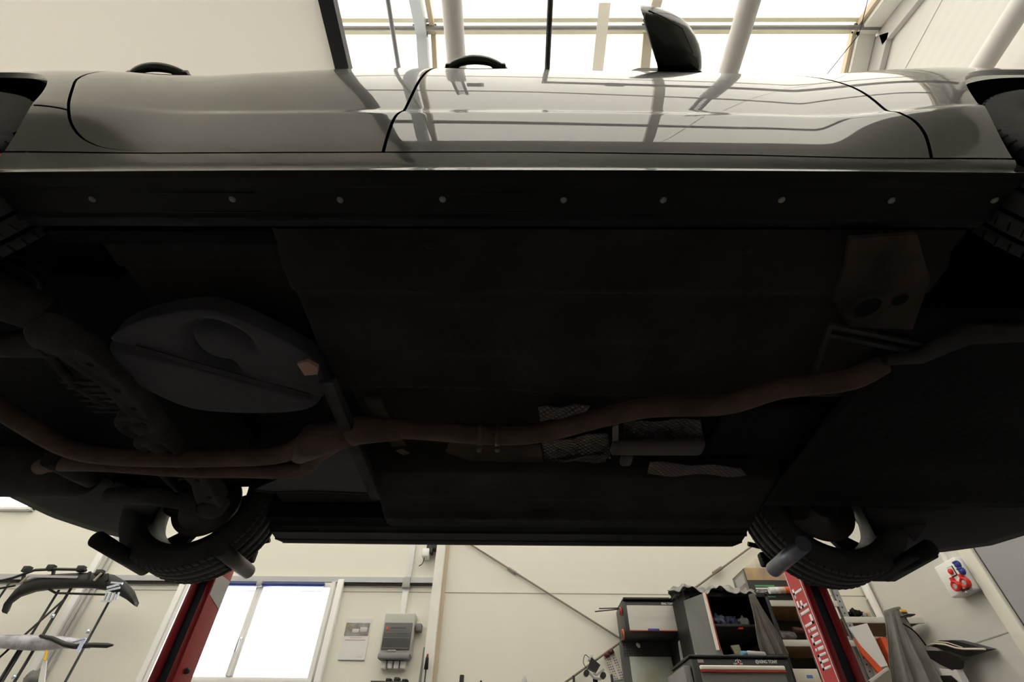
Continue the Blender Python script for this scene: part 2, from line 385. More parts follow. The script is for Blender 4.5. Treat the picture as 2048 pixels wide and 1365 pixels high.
# gable door: grey leaf, cream frame
mb = MB().rbox((XG - 0.05, 3.62, FL), (XG, 3.735, 3.2), 0.006); struct(mb.build('trim_23', wall_cream))
mb = MB().box((XG - 0.02, 3.735, FL), (XG, 3.752, 3.2)).box((XG - 0.02, 3.600, FL), (XG, 3.62, 3.2)); struct(mb.build('trim_24', dark_line))
d1 = MB().box((XG - 0.03, 0.6, FL), (XG - 0.002, 3.60, 2.9)).build('door_1', mat('grey_door', (0.36, 0.36, 0.375), rough=0.45)); struct(d1)
mb = MB(); [mb.box((XG - 0.034, 0.6, z), (XG - 0.029, 3.60, z + 0.012)) for z in (-0.1, 0.5, 1.7, 2.3)]; mb.build('door_panel_joint', MATS['panel_seam'], d1)

def window(n, x0, x1, z0, z1, mulls, fw=0.05, side=0.06):
    w = MB()
    w.rbox((x0, YW - 0.045, z0), (x0 + side, YW + 0.03, z1), 0.008).rbox((x1 - side, YW - 0.045, z0), (x1, YW + 0.03, z1), 0.008)
    w.rbox((x0, YW - 0.045, z0), (x1, YW + 0.03, z0 + fw), 0.008).rbox((x0, YW - 0.045, z1 - fw), (x1, YW + 0.03, z1), 0.008)
    w.box((x0 + 0.01, YW - 0.065, z0), (x0 + 0.045, YW - 0.04, z1)).box((x1 - 0.045, YW - 0.065, z0), (x1 - 0.01, YW - 0.04, z1))
    f = w.build('window_%d' % n, white_pvc); struct(f)
    for mx in mulls:
        MB().rbox((mx - 0.037, YW - 0.05, z0 + fw), (mx + 0.037, YW + 0.03, z1 - fw), 0.008).box((mx - 0.008, YW - 0.058, z0 + fw), (mx + 0.008, YW - 0.049, z1 - fw)).build('mullion', white_pvc, f)
    xs = [x0 + side] + list(mulls) + [x1 - side]
    for a, b in zip(xs, xs[1:]): MB().box((a, YW - 0.005, z0 + fw), (b, YW + 0.001, z1 - fw)).build('glass_pane', pane_m, f)
    return f
w1 = window(1, -3.20, -1.735, 0.66, 1.475, [-2.475])
for a, b in ((-3.12, -2.50), (-2.45, -1.845)): MB().rbox((a, YW - 0.085, 1.425), (b, YW - 0.045, 1.462), 0.012).build('blind_cassette', blueblind, w1)
MB().rbox((-2.505, YW - 0.085, 1.42), (-2.455, YW - 0.045, 1.468), 0.006).build('cassette_bracket', greyplate, w1)
MB().rbox((-2.49, YW - 0.085, 0.98), (-2.465, YW - 0.05, 1.00), 0.004).rbox((-2.488, YW - 0.095, 0.88), (-2.468, YW - 0.08, 1.00), 0.006).build('window_handle', grey_alu, w1)
for x in (-3.235, -1.70): MB().rbox((x - 0.03, YW - 0.06, FL), (x + 0.03, YW, 1.50), 0.008).build('side_guide', white_pvc, w1)
window(2, -7.6, -5.26, 2.18, 2.62, [-6.4], fw=0.04)

# ------------------------------------------------------------------ the car
YC = 1.329; HUBZ = 1.030; XR_, XF_ = -1.395, 1.318; AR = 0.337; AV = 0.325; ZS0 = 0.90
car = thing('car', 'black four-door car raised off the floor, seen from underneath', 'car', (-0.03, YC, 0.64))
Zk = [0.90, 0.906, 0.912, 0.935, 0.955, 0.963, 1.0, 1.05, 1.085, 1.093, 1.105, 1.113, 1.17, 1.24, 1.32, 1.40, 1.48, 1.60, 1.70, 1.80]
Pk = [-40, 0, 16, 15, 13, 15.5, 12.5, 10, 8.5, -13, -13, 7, 4, -2, -8, -14, -18, -21, -28, -36]
Pk2 = [-40, 0, 16, 15, 13, 15.5, 12.5, 10, 7.5, 6, 5, 5, 3, -2, -8, -14, -18, -21, -28, -36]
_zz = np.arange(0.90, 1.86, 0.001)
def _prof(P):
    ph = np.radians(np.interp(_zz, Zk, P)); return 0.443 + np.concatenate([[0], np.cumsum(-np.tan(ph[:-1]) * 0.001)])
_ya, _yb = _prof(Pk), _prof(Pk2)
_yb[_zz > 1.113] += 0.0; 
_bx = np.arange(-2.4, 2.4, 0.01)
_bo = np.interp(_bx, [-1.3, -1.1, -0.9, -0.7, -0.4, 0, 0.55, 0.8, 1.0, 1.3], [0.012, 0.010, 0.004, -0.010, -0.021, -0.017, -0.008, -0.001, 0.004, 0.006])
_g = np.exp(-np.linspace(-2, 2, 31) ** 2); _g /= _g.sum(); _bo = np.convolve(np.pad(_bo, 15, 'edge'), _g, 'valid')
def sstep(a, b, x):
    t = min(1, max(0, (x - a) / (b - a))); return t * t * (3 - 2 * t)
def yside(x, z):
    w = sstep(-0.92, -0.55, x)      # the character crease fades out towards the rear
    y = float(np.interp(z, _zz, _ya)) * w + float(np.interp(z, _zz, _yb)) * (1 - w) + 0.005 * x * x
    y += float(np.interp(x, _bx, _bo)) * sstep(1.0, 1.42, z)
    for cx, amt in ((XR_, 0.030), (XF_, 0.032)):
        d = math.hypot(x - cx, (z - HUBZ) * 0.8)
        y -= amt * (1 - sstep(AR - 0.02, AR + 0.34, d)) * sstep(0.90, 1.10, z)
    y += 0.35 * max(0, abs(x + 0.05) - 1.80) ** 2
    return y
def arch(z, side, cx):
    """x of the arch rim at height z on the given side of the hub"""
    return cx + side * AR * math.sqrt(max(0.0, 1 - ((z - HUBZ) / AV) ** 2))
def lerp_tab(tab, v): return float(np.interp(v, [t[0] for t in tab], [t[1] for t in tab]))
DOOR_B = 0.957
T_REAR = [(0.957, -0.70), (0.959, -0.766), (0.962, -0.818), (0.969, -0.873), (0.993, -0.923), (1.023, -0.951), (1.035, -0.960), (1.072, -0.980), (1.112, -1.0), (1.18, -1.033), (1.236, -1.064), (1.34, -1.09), (1.7, -1.12)]
T_MID = [(0.957, -0.276), (0.99, -0.275), (1.03, -0.273), (1.076, -0.268), (1.09, -0.258), (1.112, -0.252), (1.19, -0.243), (1.30, -0.235), (1.7, -0.19)]
T_FRONT = [(0.957, 0.833), (0.985, 0.838), (1.02, 0.842), (1.06, 0.835), (1.085, 0.818), (1.11, 0.806), (1.15, 0.805), (1.20, 0.802), (1.257, 0.790), (1.35, 0.76), (1.45, 0.72), (1.7, 0.62)]
ZS = [0.957, 0.958, 0.959, 0.9605, 0.962, 0.9635, 0.965, 0.967, 0.969, 0.972, 0.975, 0.979, 0.983, 0.988, 0.993, 1.003, 1.013, 1.023, 1.035, 1.048, 1.06, 1.072, 1.08, 1.085, 1.089, 1.093, 1.097, 1.101, 1.105, 1.109, 1.113, 1.12] + [1.13 + 0.0143 * i for i in range(40)]
ZTOP = ZS[-1]
def S3(x, q, dy=0.0):
    """point of the body side; q runs up the profile, which drops a little towards the front"""
    dz = float(np.interp(x, [0.05, 0.5, 0.8, 1.0], [0, 0.012, 0.026, 0.032]))
    w = sstep(0.90, 0.95, q) * (1 - sstep(1.08, 1.30, q))
    return Vector((x, yside(x, q) + dy, q - dz * w))
def chaikin(tab, n=3):
    for _ in range(n):
        out = [tab[0]]
        for (a, b), (c, d) in zip(tab, tab[1:]): out += [(a * .75 + c * .25, b * .75 + d * .25), (a * .25 + c * .75, b * .25 + d * .75)]
        tab = out + [tab[-1]]
    return tab
T_REAR, T_MID, T_FRONT = chaikin(T_REAR), chaikin(T_MID), chaikin(T_FRONT)
GAP = 0.0035
def panel(name, fl, fr, zs, nx, m, parent, side='near', inset=0.012):
    """body skin between two boundary curves, with its edges turned inwards"""
    mb = MB(); rows = []
    for z in zs:
        a, b = fl(z), fr(z); row = []
        for i in range(nx + 1):
            x = a + (b - a) * i / nx; row.append(S3(x, z))
        rows.append(row)
    vs = [p for r in rows for p in r]; k = nx + 1
    mb.add(vs, [(j * k + i, j * k + i + 1, (j + 1) * k + i + 1, (j + 1) * k + i) for j in range(len(zs) - 1) for i in range(nx)], True)
    edge = [(0, i) for i in range(k)] + [(j, k - 1) for j in range(1, len(zs))] + [(len(zs) - 1, i) for i in range(k - 2, -1, -1)] + [(j, 0) for j in range(len(zs) - 2, 0, -1)]
    o = len(mb.v); ring = [rows[j][i] for j, i in edge]
    mb.v += [p + Vector((0, 3e-5, 0)) for p in ring] + [p + Vector((0, inset, 0.001)) for p in ring]; n = len(ring)
    for i in range(n): mb.f.append((o + i, o + (i + 1) % n, o + n + (i + 1) % n, o + n + i)); mb.sm.append(False)
    if side == 'far': mb.mirror(YC)
    ob = mb.build(name, m, parent)
    return ob
def panel_set(side):
    P = lambda *a, **k: panel(*a, side=side, **k)
    rd = P('rear_door', lambda z: lerp_tab(T_REAR, z) + GAP, lambda z: lerp_tab(T_MID, z) - GAP, ZS, 44, paint, car)
    fd = P('front_door', lambda z: lerp_tab(T_MID, z) + GAP, lambda z: lerp_tab(T_FRONT, z) - GAP, ZS, 60, paint, car)
    # rear quarter: between the arch and the door, and over the arch
    zt = HUBZ + AV
    lo = [z for z in ZS if z < zt - 0.02] + [zt - 0.015, zt - 0.007, zt - 0.002, zt]
    hi = [zt + 0.0001] + [z for z in ZS if z > zt + 0.005]
    for nm, cx, fl, fr in (('rear_quarter_panel', XR_, -1, 1), ('front_fender', XF_, -1, 1)):
        mb = MB()
        def patch(f0, f1, zs, nx):
            rows = []
            for z in zs:
                a, b = f0(z), f1(z); rows.append([S3(a + (b - a) * i / nx, z) for i in range(nx + 1)])
            k = nx + 1
            mb.add([p for r in rows for p in r], [(j * k + i, j * k + i + 1, (j + 1) * k + i + 1, (j + 1) * k + i) for j in range(len(zs) - 1) for i in range(nx)], True)
            return rows
        if cx == XR_:
            inner = lambda z: (lerp_tab(T_REAR, z) - GAP); patch(lambda z: arch(z, 1, cx), inner, lo, 24)
            patch(lambda z: -1.86, lambda z: arch(z, -1, cx), lo, 12); patch(lambda z: -1.86, inner, hi, 50)
        else:
            inner = lambda z: (lerp_tab(T_FRONT, z) + GAP); patch(inner, lambda z: arch(z, -1, cx), lo, 20)
            patch(lambda z: arch(z, 1, cx), lambda z: 1.86, lo, 12); patch(inner, lambda z: 1.86, hi, 50)
        # inner edge towards the door and rolled arch lip
        col = [S3(inner(z), z) for z in lo + hi]
        n = len(col); mb.add([p + Vector((0, 3e-5, 0)) for p in col] + [p + Vector((0, 0.012, 0)) for p in col], [(i, i + 1, n + i + 1, n + i) for i in range(n - 1)])
        a0 = math.asin((DOOR_B - HUBZ) / AV); th = [a0 + (PI - 2 * a0) * i / 60 for i in range(61)]
        r0 = [Vector((cx + AR * math.cos(t), 0, HUBZ + AV * math.sin(t))) for t in th]
        r0 = [S3(p.x, p.z) for p in r0]
        r1 = [p + Vector(((cx - p.x) * 0.008, 0.003, (HUBZ - p.z) * 0.008)) for p in r0]; r2 = [p + Vector(((cx - p.x) * 0.004, 0.008, (HUBZ - p.z) * 0.012)) for p in r1]
        r0 = [p + Vector((0, 3e-5, 0)) for p in r0]; n = 61; mb.add(r0 + r1 + r2, [(j * n + i, j * n + i + 1, (j + 1) * n + i + 1, (j + 1) * n + i) for j in range(2) for i in range(n - 1)], True)
        if side == 'far': mb.mirror(YC)
        qp = mb.build(nm, paint, car)
        # wheel housing
        lin = MB().lathe([(yside(cx + AR, HUBZ) + 0.012, AR - 0.004), (0.58, AR + 0.01), (0.80, AR - 0.01), (0.80, 0.12)], (cx, 0, HUBZ), 'Y', n=40, a0=-0.10, a1=PI + 0.10)
        if side == 'far': lin.mirror(YC)
        lin.build('wheel_arch_liner', liner_black, car)
    # seam between quarter panel and the sill extension, ahead of the rear wheel
    if side == 'near':
        mbs = MB(); pts = []; xa = XR_ + 0.339
        for i in range(13):
            x = xa + (lerp_tab(T_REAR, 1.07) - xa) * i / 12; pts.append(S3(x, 1.078 - 0.010 * (i / 12) ** 2, -0.0003))
        mbs.tube(pts, 0.0018, n=6); mbs.build('panel_seam', trim_black, car)
    sr = MB().box((-1.09, 0.605, 0.925), (1.02, 0.64, 1.08))  # added box, blocks the bright gap between sill and floor pan
    if side == 'far': sr.mirror(YC)
    sr.build('side_gap_block', under_black, car)
    # sill: painted outer face, rounded lower edge, black moulding underneath
    xs0, xs1 = XR_ + 0.325, XF_ - 0.325
    prof = [(0.953, 0), (0.945, 0), (0.935, 0), (0.925, 0), (0.918, 0), (0.912, 0), (0.909, 0), (0.906, 0), (0.903, 0), (0.9005, 0.002)]
    mb = MB()
    def sill(u, v):
        z, dy = prof[min(len(prof) - 1, int(round(v * (len(prof) - 1))))]
        return S3(xs0 + (xs1 - xs0) * u, z, dy)
    mb.grid(sill, 60, len(prof) - 1)
    def ledge(u, v):
        p = S3(xs0 + (xs1 - xs0) * u, 0.953); return p + Vector((0, 3e-5 + min(1, v * 2) * 0.03, max(0, v * 2 - 1) * 0.02))
    mb.grid(ledge, 60, 2, smooth=False)
    if side == 'far': mb.mirror(YC)
    sl = mb.build('sill', paint, car)
    mb = MB(); pf = [(0.4445, 0.9005), (0.462, 0.8990), (0.482, 0.901), (0.486, 0.904), (0.546, 0.904), (0.553, 0.898), (0.561, 0.898), (0.567, 0.907), (0.585, 0.914), (0.60, 0.945), (0.60, 0.98)]
    xa, xb = -1.09, 1.02
    def mould(u, v):
        k = int(round(v * 10)); x = xa + (xb - xa) * u; y, z = pf[k]
        r = 0.05 if side == 'far' else 0.0    # rounded ends of the moulding
        e = min(x - xa, xb - x)
        if r and e < r and y < 0.50: y += (r - math.sqrt(max(0, r * r - (r - e) ** 2))) * (0.50 - y) / 0.056 * 0.9
        return (x, y + (0.005 * x * x + 0.001 if v < 0.05 else 0), z)
    mb.grid(mould, 84, 10, smooth=False, thick=(0, 0, 0.003))
    if side == 'far': mb.mirror(YC)
    um = mb.build('sill_moulding', trim_black, car)
    if side == 'near':
        for x in (-0.900, -0.601, -0.373, -0.156, 0.099, 0.308, 0.555, 0.784, 0.997):
            MB().lathe([(-0.0045, 0.0001), (-0.0045, 0.0045), (-0.0018, 0.0068), (0, 0.0072), (0.001, 0.0001)], (x, 0.5125 + random.uniform(-.001, .002), 0.9035), 'Z', n=12).build('screw', screwm, um)
        for x0, x1 in ((-0.77, -0.55), (-0.12, 0.022)):
            for y in (0.496, 0.540): MB().rbox((x0, y, 0.9025), (x1, y + 0.004, 0.9045), 0.0008, 1).build('jacking_rib', trim_black, um)
    return fd, rd
fd, rd = panel_set('near'); fdf, rdf = panel_set('far')

def handle(parent, x0, x1, side='near'):
    """bow handle standing off the door skin"""
    zc = 1.585
    mb = MB(); n = 28; vs = []; k = 12
    yb = yside((x0 + x1) / 2, zc)
    for i in range(n + 1):
        u = i / n; s_ = math.sin(PI * u) ** 0.62
        x = x0 + (x1 - x0) * u; yo = yb - 0.047 * s_ + 0.004; ti = 0.010 + 0.0 * s_
        t = 0.0045 + 0.0085 * math.sin(PI * u) ** 0.5 + (0.010 if u < 0.28 or u > 0.72 else 0) * (1 - s_)
        h = 0.007 + 0.011 * math.sin(PI * u) ** 0.6
        for j in range(k):
            th = 2 * PI * j / k; vs.append(Vector((x, yo + t + t * math.cos(th), zc + h * math.sin(th))))
    mb.add(vs, [(i * k + j, i * k + (j + 1) % k, (i + 1) * k + (j + 1) % k, (i + 1) * k + j) for i in range(n) for j in range(k)] + [tuple(range(k - 1, -1, -1)), tuple(n * k + j for j in range(k))], True)
    # solid feet at both ends
    for xa, xb in ((x0 + 0.012, x0 + 0.052), (x1 - 0.052, x1 - 0.012)):
        s_ = math.sin(PI * (abs((xa + xb) / 2 - x0) / (x1 - x0))) ** 0.62
        mb.rbox((xa, yb - 0.052 * s_ + 0.012, zc - 0.011), (xb, yb + 0.01, zc + 0.011), 0.005)
    mb.rbox((x0 + 0.01, yb - 0.004, zc - 0.016), (x1 - 0.01, yb + 0.008, zc + 0.016), 0.004)
    if side == 'far': mb.mirror(YC)
    mb.build('door_handle', black_gloss, parent)
for p, x0, x1 in ((rd, -1.209, -0.995), (fd, -0.229, -0.022)): handle(p, x0, x1)
for p, x0, x1 in ((rdf, -1.209, -0.995), (fdf, -0.229, -0.022)): handle(p, x0, x1, 'far')

def mirror_housing(side):
    zc = 1.70; mb = MB(); n = 22; k = 20; rows = []
    # t runs outwards from the door: (y, x at the glass face, x at the nose, half height)
    K = [(0.505, 0.457, 0.597, 0.030), (0.490, 0.450, 0.595, 0.060), (0.468, 0.440, 0.588, 0.080), (0.445, 0.429, 0.579, 0.087), (0.420, 0.416, 0.565, 0.090), (0.395, 0.403, 0.545, 0.088), (0.372, 0.391, 0.520, 0.082), (0.355, 0.382, 0.492, 0.073), (0.343, 0.376, 0.464, 0.062), (0.335, 0.372, 0.436, 0.048), (0.330, 0.371, 0.410, 0.030), (0.328, 0.373, 0.392, 0.010)]
    for y, xr, xf, h in K:
        xr -= 0.008; row = [Vector((xr, y, zc - h)), Vector((xr + 0.25 * h, y, zc)), Vector((xr + 0.5 * h, y, zc + h))]
        for j in range(1, k):
            th = PI / 2 - PI * j / k; row.append(Vector((xr + (xf - xr) * math.cos(th) ** 0.75, y, zc + h * math.sin(th))))
        rows.append(row)
    m_ = len(rows[0]); mb.add([p for r in rows for p in r], [(i * m_ + j, i * m_ + (j + 1) % m_, (i + 1) * m_ + (j + 1) % m_, (i + 1) * m_ + j) for i in range(len(K) - 1) for j in range(m_)] + [tuple(range(m_ - 1, -1, -1)), tuple((len(K) - 1) * m_ + j for j in range(m_))], True)
    if side == 'far': mb.mirror(YC)
    h = mb.build('side_mirror', black_gloss, car)
    g = MB().prism([(0.4335, 0.460, zc - 0.055), (0.372, 0.350, zc - 0.045), (0.392, 0.350, zc + 0.045), (0.460, 0.460, zc + 0.055)], (-0.002, 0.001, 0))
    r_ = MB().tube([(0.440, 0.475, zc - 0.070), (0.370, 0.345, zc - 0.062)], 0.0016, n=6)
    ft = MB().prism([(0.344, 0.495, zc - 0.082), (0.395, 0.478, zc - 0.085), (0.572, 0.480, zc - 0.080), (0.578, 0.510, zc - 0.080), (0.40, 0.520, zc - 0.080)], (0, 0.02, 0.10))
    se = MB().tube([(0.53, 0.43, zc - 0.084), (0.48, 0.365, zc - 0.086), (0.42, 0.340, zc - 0.062), (0.385, 0.331, zc - 0.036)], 0.0012, n=6)
    for q, nm, m in ((g, 'mirror_glass', mirrorm), (r_, 'glass_rim', galv), (ft, 'mirror_foot', trim_black), (se, 'housing_seam', trim_black)):
        if side == 'far': q.mirror(YC)
        q.build(nm, m, h)
mirror_housing('near'); mirror_housing('far')

# bumpers, bonnet, boot and glasshouse (simple lofts that close the body above the sight line)
def bumper(name, pts, zb, zt, m, parent):
    """pts: plan curve from the near arch round to the far arch; zb(u), zt(u) give lower and upper edge"""
    pts = [Vector((x, y, 0)) for x, y in pts]
    cum = [0]
    for a, b in zip(pts, pts[1:]): cum.append(cum[-1] + (b - a).length)
    def P(u):
        d = u * cum[-1]
        return Vector((float(np.interp(d, cum, [p.x for p in pts])), float(np.interp(d, cum, [p.y for p in pts])), 0))
    cen = Vector((0 if name.startswith('x') else (-1.0 if pts[0].x < 0 else 1.0), YC, 0))
    def pq(u):
        p = P(u); q = (cen - p).normalized(); p.z = -TILT * (p.y - YC); return p, q
    def under_fn(u, v):
        p, q = pq(u); return p + q * (0.50 * (1 - v) + 0.012) + Vector((0, 0, zb(u) + 0.05 * (1 - v) ** 2))
    def skin(u, w):
        p, q = pq(u); z0, z1 = zb(u), zt(u)
        return p + q * (0.012 * (1 - min(1, w * 6)) + 0.03 * w * w) + Vector((0, 0, z0 + (z1 - z0) * w))
    ob = MB().grid(skin, 72, 14, smooth=True).build(name, m, parent)
    MB().grid(under_fn, 72, 8, smooth=True, thick=(0, 0, 0.003)).build('bumper_valance', trim_black, ob)
    return ob
rear_plan = [(-1.76, 0.42), (-2.0, 0.425), (-2.18, 0.49), (-2.32, 0.62), (-2.42, 0.85), (-2.46, YC), (-2.42, 2 * YC - 0.85), (-2.32, 2 * YC - 0.62), (-2.18, 2 * YC - 0.49), (-2.0, 2 * YC - 0.425), (-1.76, 2 * YC - 0.42)]
front_plan = [(1.69, 0.42), (1.95, 0.43), (2.15, 0.475), (2.28, 0.60), (2.37, 0.85), (2.40, YC), (2.37, 2 * YC - 0.85), (2.28, 2 * YC - 0.60), (2.15, 2 * YC - 0.475), (1.95, 2 * YC - 0.43), (1.69, 2 * YC - 0.42)]
bumper('rear_bumper', rear_plan, lambda u: 0.872 + 0.125 * min(1, 4 * min(u, 1 - u)), lambda u: 1.33, paint, car)
bumper('front_bumper', front_plan, lambda u: 0.832 + 0.045 * min(1, 4 * min(u, 1 - u)), lambda u: 1.25, paint, car)
def loft(name, stations, m, parent, nu=10):
    """stations: (x, half width low, z low, half width top, z top) -> closed shell across the car"""
    mb = MB(); rows = []
    for x, wl, zl, wt, zt in stations:
        row = [(-wl, zl), (-(wl * .6 + wt * .4), zl + (zt - zl) * .55), (-wt, zt - (zt - zl) * .04), (-wt * .6, zt + 0.012), (0, zt + 0.02), (wt * .6, zt + 0.012), (wt, zt - (zt - zl) * .04), (wl * .6 + wt * .4, zl + (zt - zl) * .55), (wl, zl)]
        rows.append([Vector((x, YC + a, z - TILT * (a + 0.85))) for a, z in row])
    k = 9; mb.add([p for r in rows for p in r], [(i * k + j, i * k + j + 1, (i + 1) * k + j + 1, (i + 1) * k + j) for i in range(len(rows) - 1) for j in range(k - 1)], True)
    return mb.build(name, m, parent)
zs_ = ZTOP - 0.005; wsh = YC - yside(0, zs_) + 0.002
loft('bonnet', [(2.36, 0.45, 1.22, 0.40, 1.27), (2.26, 0.68, 1.26, 0.62, 1.34), (1.86, 0.80, 1.42, 0.74, 1.50), (1.4, 0.80, 1.60, 0.74, 1.64), (0.95, wsh, zs_, 0.70, zs_ + 0.03)], paint, car)
loft('boot_lid', [(-2.42, 0.55, 1.36, 0.50, 1.42), (-2.38, 0.72, 1.41, 0.66, 1.64), (-2.0, 0.76, 1.60, 0.70, 1.74), (-1.75, 0.80, 1.66, 0.70, 1.76)], paint, car)
loft('glasshouse', [(-1.80, wsh - 0.06, zs_, 0.66, 1.74), (-1.25, wsh, zs_, 0.58, 2.06), (-1.20, wsh, zs_, 0.575, 2.07), (0.30, wsh, zs_, 0.575, 2.07), (0.36, wsh, zs_, 0.57, 2.055), (1.0, wsh, zs_, 0.68, zs_ + 0.03)], glassdark, car)
loft('roof', [(-1.32, 0.60, 2.025, 0.56, 2.07), (-0.5, 0.60, 2.08, 0.56, 2.135), (0.2, 0.60, 2.075, 0.56, 2.11), (0.40, 0.59, 2.035, 0.55, 2.06)], paint, car)

# ---- underside
def pan_z(x, y):
    """height of the floor pan, tunnel and stamped ribs"""
    z = 0.880 - TILT * (y - 1.30)
    yl = 1.150 + 0.03 * sstep(-0.2, 0.3, x); yh = 1.600 + 0.03 * sstep(0.2, 0.5, x)
    z += 0.095 * sstep(yl - 0.015, yl + 0.03, y) * (1 - sstep(yh - 0.03, yh + 0.015, y))
    for a, b in ((0.66, 0.76), (2 * YC - 0.72, 2 * YC - 0.64)):
        z -= 0.018 * sstep(a - 0.008, a + 0.004, y) * (1 - sstep(b - 0.004, b + 0.008, y))
    for cx, cy, hx, hy, d in ((-0.15, 0.86, 0.11, 0.05, 0.010), (0.22, 0.80, 0.14, 0.035, 0.008), (0.30, 0.98, 0.16, 0.045, 0.008), (-0.10, 1.03, 0.13, 0.03, 0.008), (-0.3, 1.85, 0.15, 0.05, 0.01), (0.2, 1.88, 0.17, 0.05, 0.01), (0.1, 2.0, 0.35, 0.02, 0.006)):
        q = max(abs(x - cx) / hx, abs(y - cy) / hy); z += d * (1 - sstep(0.75, 1.0, q))
    z += 0.10 * (1 - sstep(-0.60, -0.545, x))     # well for the tank behind the rear seat
    return z
mb = MB(); mb.grid(lambda u, v: (-1.04 + 2.04 * u, 0.59 + (2 * YC - 1.18) * v, pan_z(-1.04 + 2.04 * u, 0.59 + (2 * YC - 1.18) * v)), 130, 110)
pan = mb.build('floor_pan', under, car)
for a, b in ((-0.48, -0.01), (0.04, 0.19), (0.79, 0.92)): MB().box((a, 0.606, 0.925), (b, 0.609, 0.955)).build('pinch_weld', rustplate, pan)
for x, y in ((0.0, 0.635), (0.53, 0.640), (-0.20, 0.63)): MB().lathe([(0, 0.0001), (-0.002, 0.010), (0.001, 0.013)], (x, y, 0.9085), 'Z', n=14).build('drain_plug', trim_black, pan)
# engine undertray and nose cover, rear floor
mb = MB()
mb.grid(lambda u, v: (0.985 + 1.20 * u, 0.80 + 1.02 * v, 0.862 - TILT * 1.02 * (v - 0.5) + 0.006 * math.sin(v * 3 * PI) ** 2 + 0.02 * sstep(0.9, 1, u)), 30, 24, thick=(0, 0, 0.004)); mb.build('engine_undertray', under_black, car)
mb = MB(); mb.grid(lambda u, v: (0.68 + 0.35 * u, 1.24 + 0.34 * v, 0.905 + 0.01 * math.sin(u * PI)), 10, 10, thick=(0, 0, 0.004)); mb.build('gearbox_cover', under_black, car)
mb = MB(); mb.grid(lambda u, v: (-2.38 + 1.36 * u, 0.60 + (2 * YC - 1.20) * v - 0.10 * (1 - u) * (v - 0.5) * 2, 1.02 - TILT * (v - 0.5) * 1.5 + 0.03 * math.sin(u * 9) * math.sin(v * 8)), 40, 40, thick=(0, 0, 0.004)); mb.build('boot_floor', under_black, car)
# front subframe mounting plate with its hole, and small brackets
mb = MB(); poly = [at(*p, 'Z', 0.880) for p in ((1700, 478), (1835, 470), (1860, 560), (1825, 660), (1700, 655), (1665, 600), (1690, 540))]
mb.prism(poly, (0, 0, 0.012)); sp = mb.build('subframe_plate', rustplate, car)
c_ = at(1735, 614, 'Z', 0.878); MB().lathe([(0.002, 0.052), (-0.006, 0.046), (-0.008, 0.036), (0.0, 0.030), (0.012, 0.028)], c_, 'Z', n=28).build('bushing_ring', rustplate, sp)
MB().lathe([(-0.001, 0.0001), (-0.001, 0.030)], c_, 'Z', n=24).build('bushing_hole', under_black, sp)
c2 = at(1800, 600, 'Z', 0.878); MB().lathe([(-0.001, 0.0001), (-0.001, 0.018)], c2, 'Z', n=20).build('bushing_hole', under_black, sp)
mb = MB()
for a, b in (((1655, 650), (1850, 690)), ((1655, 668), (1830, 705)), ((1660, 650), (1630, 745))): mb.bar(at(*a, 'Z', 0.88), at(*b, 'Z', 0.88), 0.012, 0.012)
mb.build('cross_brace', casting, car)
mb = MB().tube([at(1770, 720, 'Z', 0.86), at(1840, 715, 'Z', 0.85), at(1885, 690, 'Z', 0.85), at(1935, 668, 'Z', 0.85), at(2048, 665, 'Z', 0.86)], [0.016, 0.018, 0.024, 0.028, 0.026], n=12)
mb.build('front_control_arm', casting, car)

# fuel tank
T = [(-1.125, 0.985), (-1.085, 0.905), (-0.99, 0.845), (-0.86, 0.805), (-0.76, 0.80), (-0.66, 0.87), (-0.575, 0.96), (-0.555, 1.03), (-0.575, 1.13), (-0.65, 1.215), (-0.80, 1.24), (-1.0, 1.225), (-1.09, 1.15), (-1.13, 1.07)]
tc = Vector((sum(p[0] for p in T) / len(T), sum(p[1] for p in T) / len(T), 0))
def smooth_loop(T, n=84):
    out = []; L = len(T)
    for i in range(n):
        t = i / n * L; k = int(t); f = t - k; P = [Vector((*T[(k + j - 1) % L], 0)) for j in range(4)]
        out.append(0.5 * (2 * P[1] + (P[2] - P[0]) * f + (2 * P[0] - 5 * P[1] + 4 * P[2] - P[3]) * f * f + (3 * P[1] - P[0] - 3 * P[2] + P[3]) * f ** 3))
    return out
TL = smooth_loop(T)
def tank_fn(u, v):
    p = TL[int(round(u * 84)) % 84]; r = v
    q = tc + (p - tc) * min(1.0, r / 0.86) if r < 0.86 else tc + (p - tc)
    z = 0.862 if r < 0.80 else 0.862 + 0.055 * ((r - 0.80) / 0.20) ** 2
    # valley across the tank and a swirl embossed in its near half
    a, b = Vector((-1.04, 0.93, 0)), Vector((-0.60, 1.145, 0)); d = (b - a).normalized(); w = q - a; dist = w.x * d.y - w.y * d.x
    z += 0.032 * math.exp(-((dist + 0.012) / 0.012) ** 2) - 0.008 * math.exp(-((dist - 0.012) / 0.010) ** 2)
    c = Vector((-0.80, 0.925, 0)); rr = (q - c).length; an = math.atan2(q.y - c.y, q.x - c.x)
    open_ = 1 - sstep(2.3, 2.7, abs(((an + PI * 0.75 + PI) % (2 * PI)) - PI))
    z += 0.030 * math.exp(-((rr - 0.078) / 0.018) ** 2) * open_
    return Vector((q.x, q.y, z))
mb = MB(); mb.grid(tank_fn, 84, 90)
tank = mb.build('fuel_tank', tankm, car)
mb = MB().bar((-1.02, 0.925, 0.855), (-0.62, 1.135, 0.855), 0.022, 0.003); mb.build('tank_strap', casting, tank)
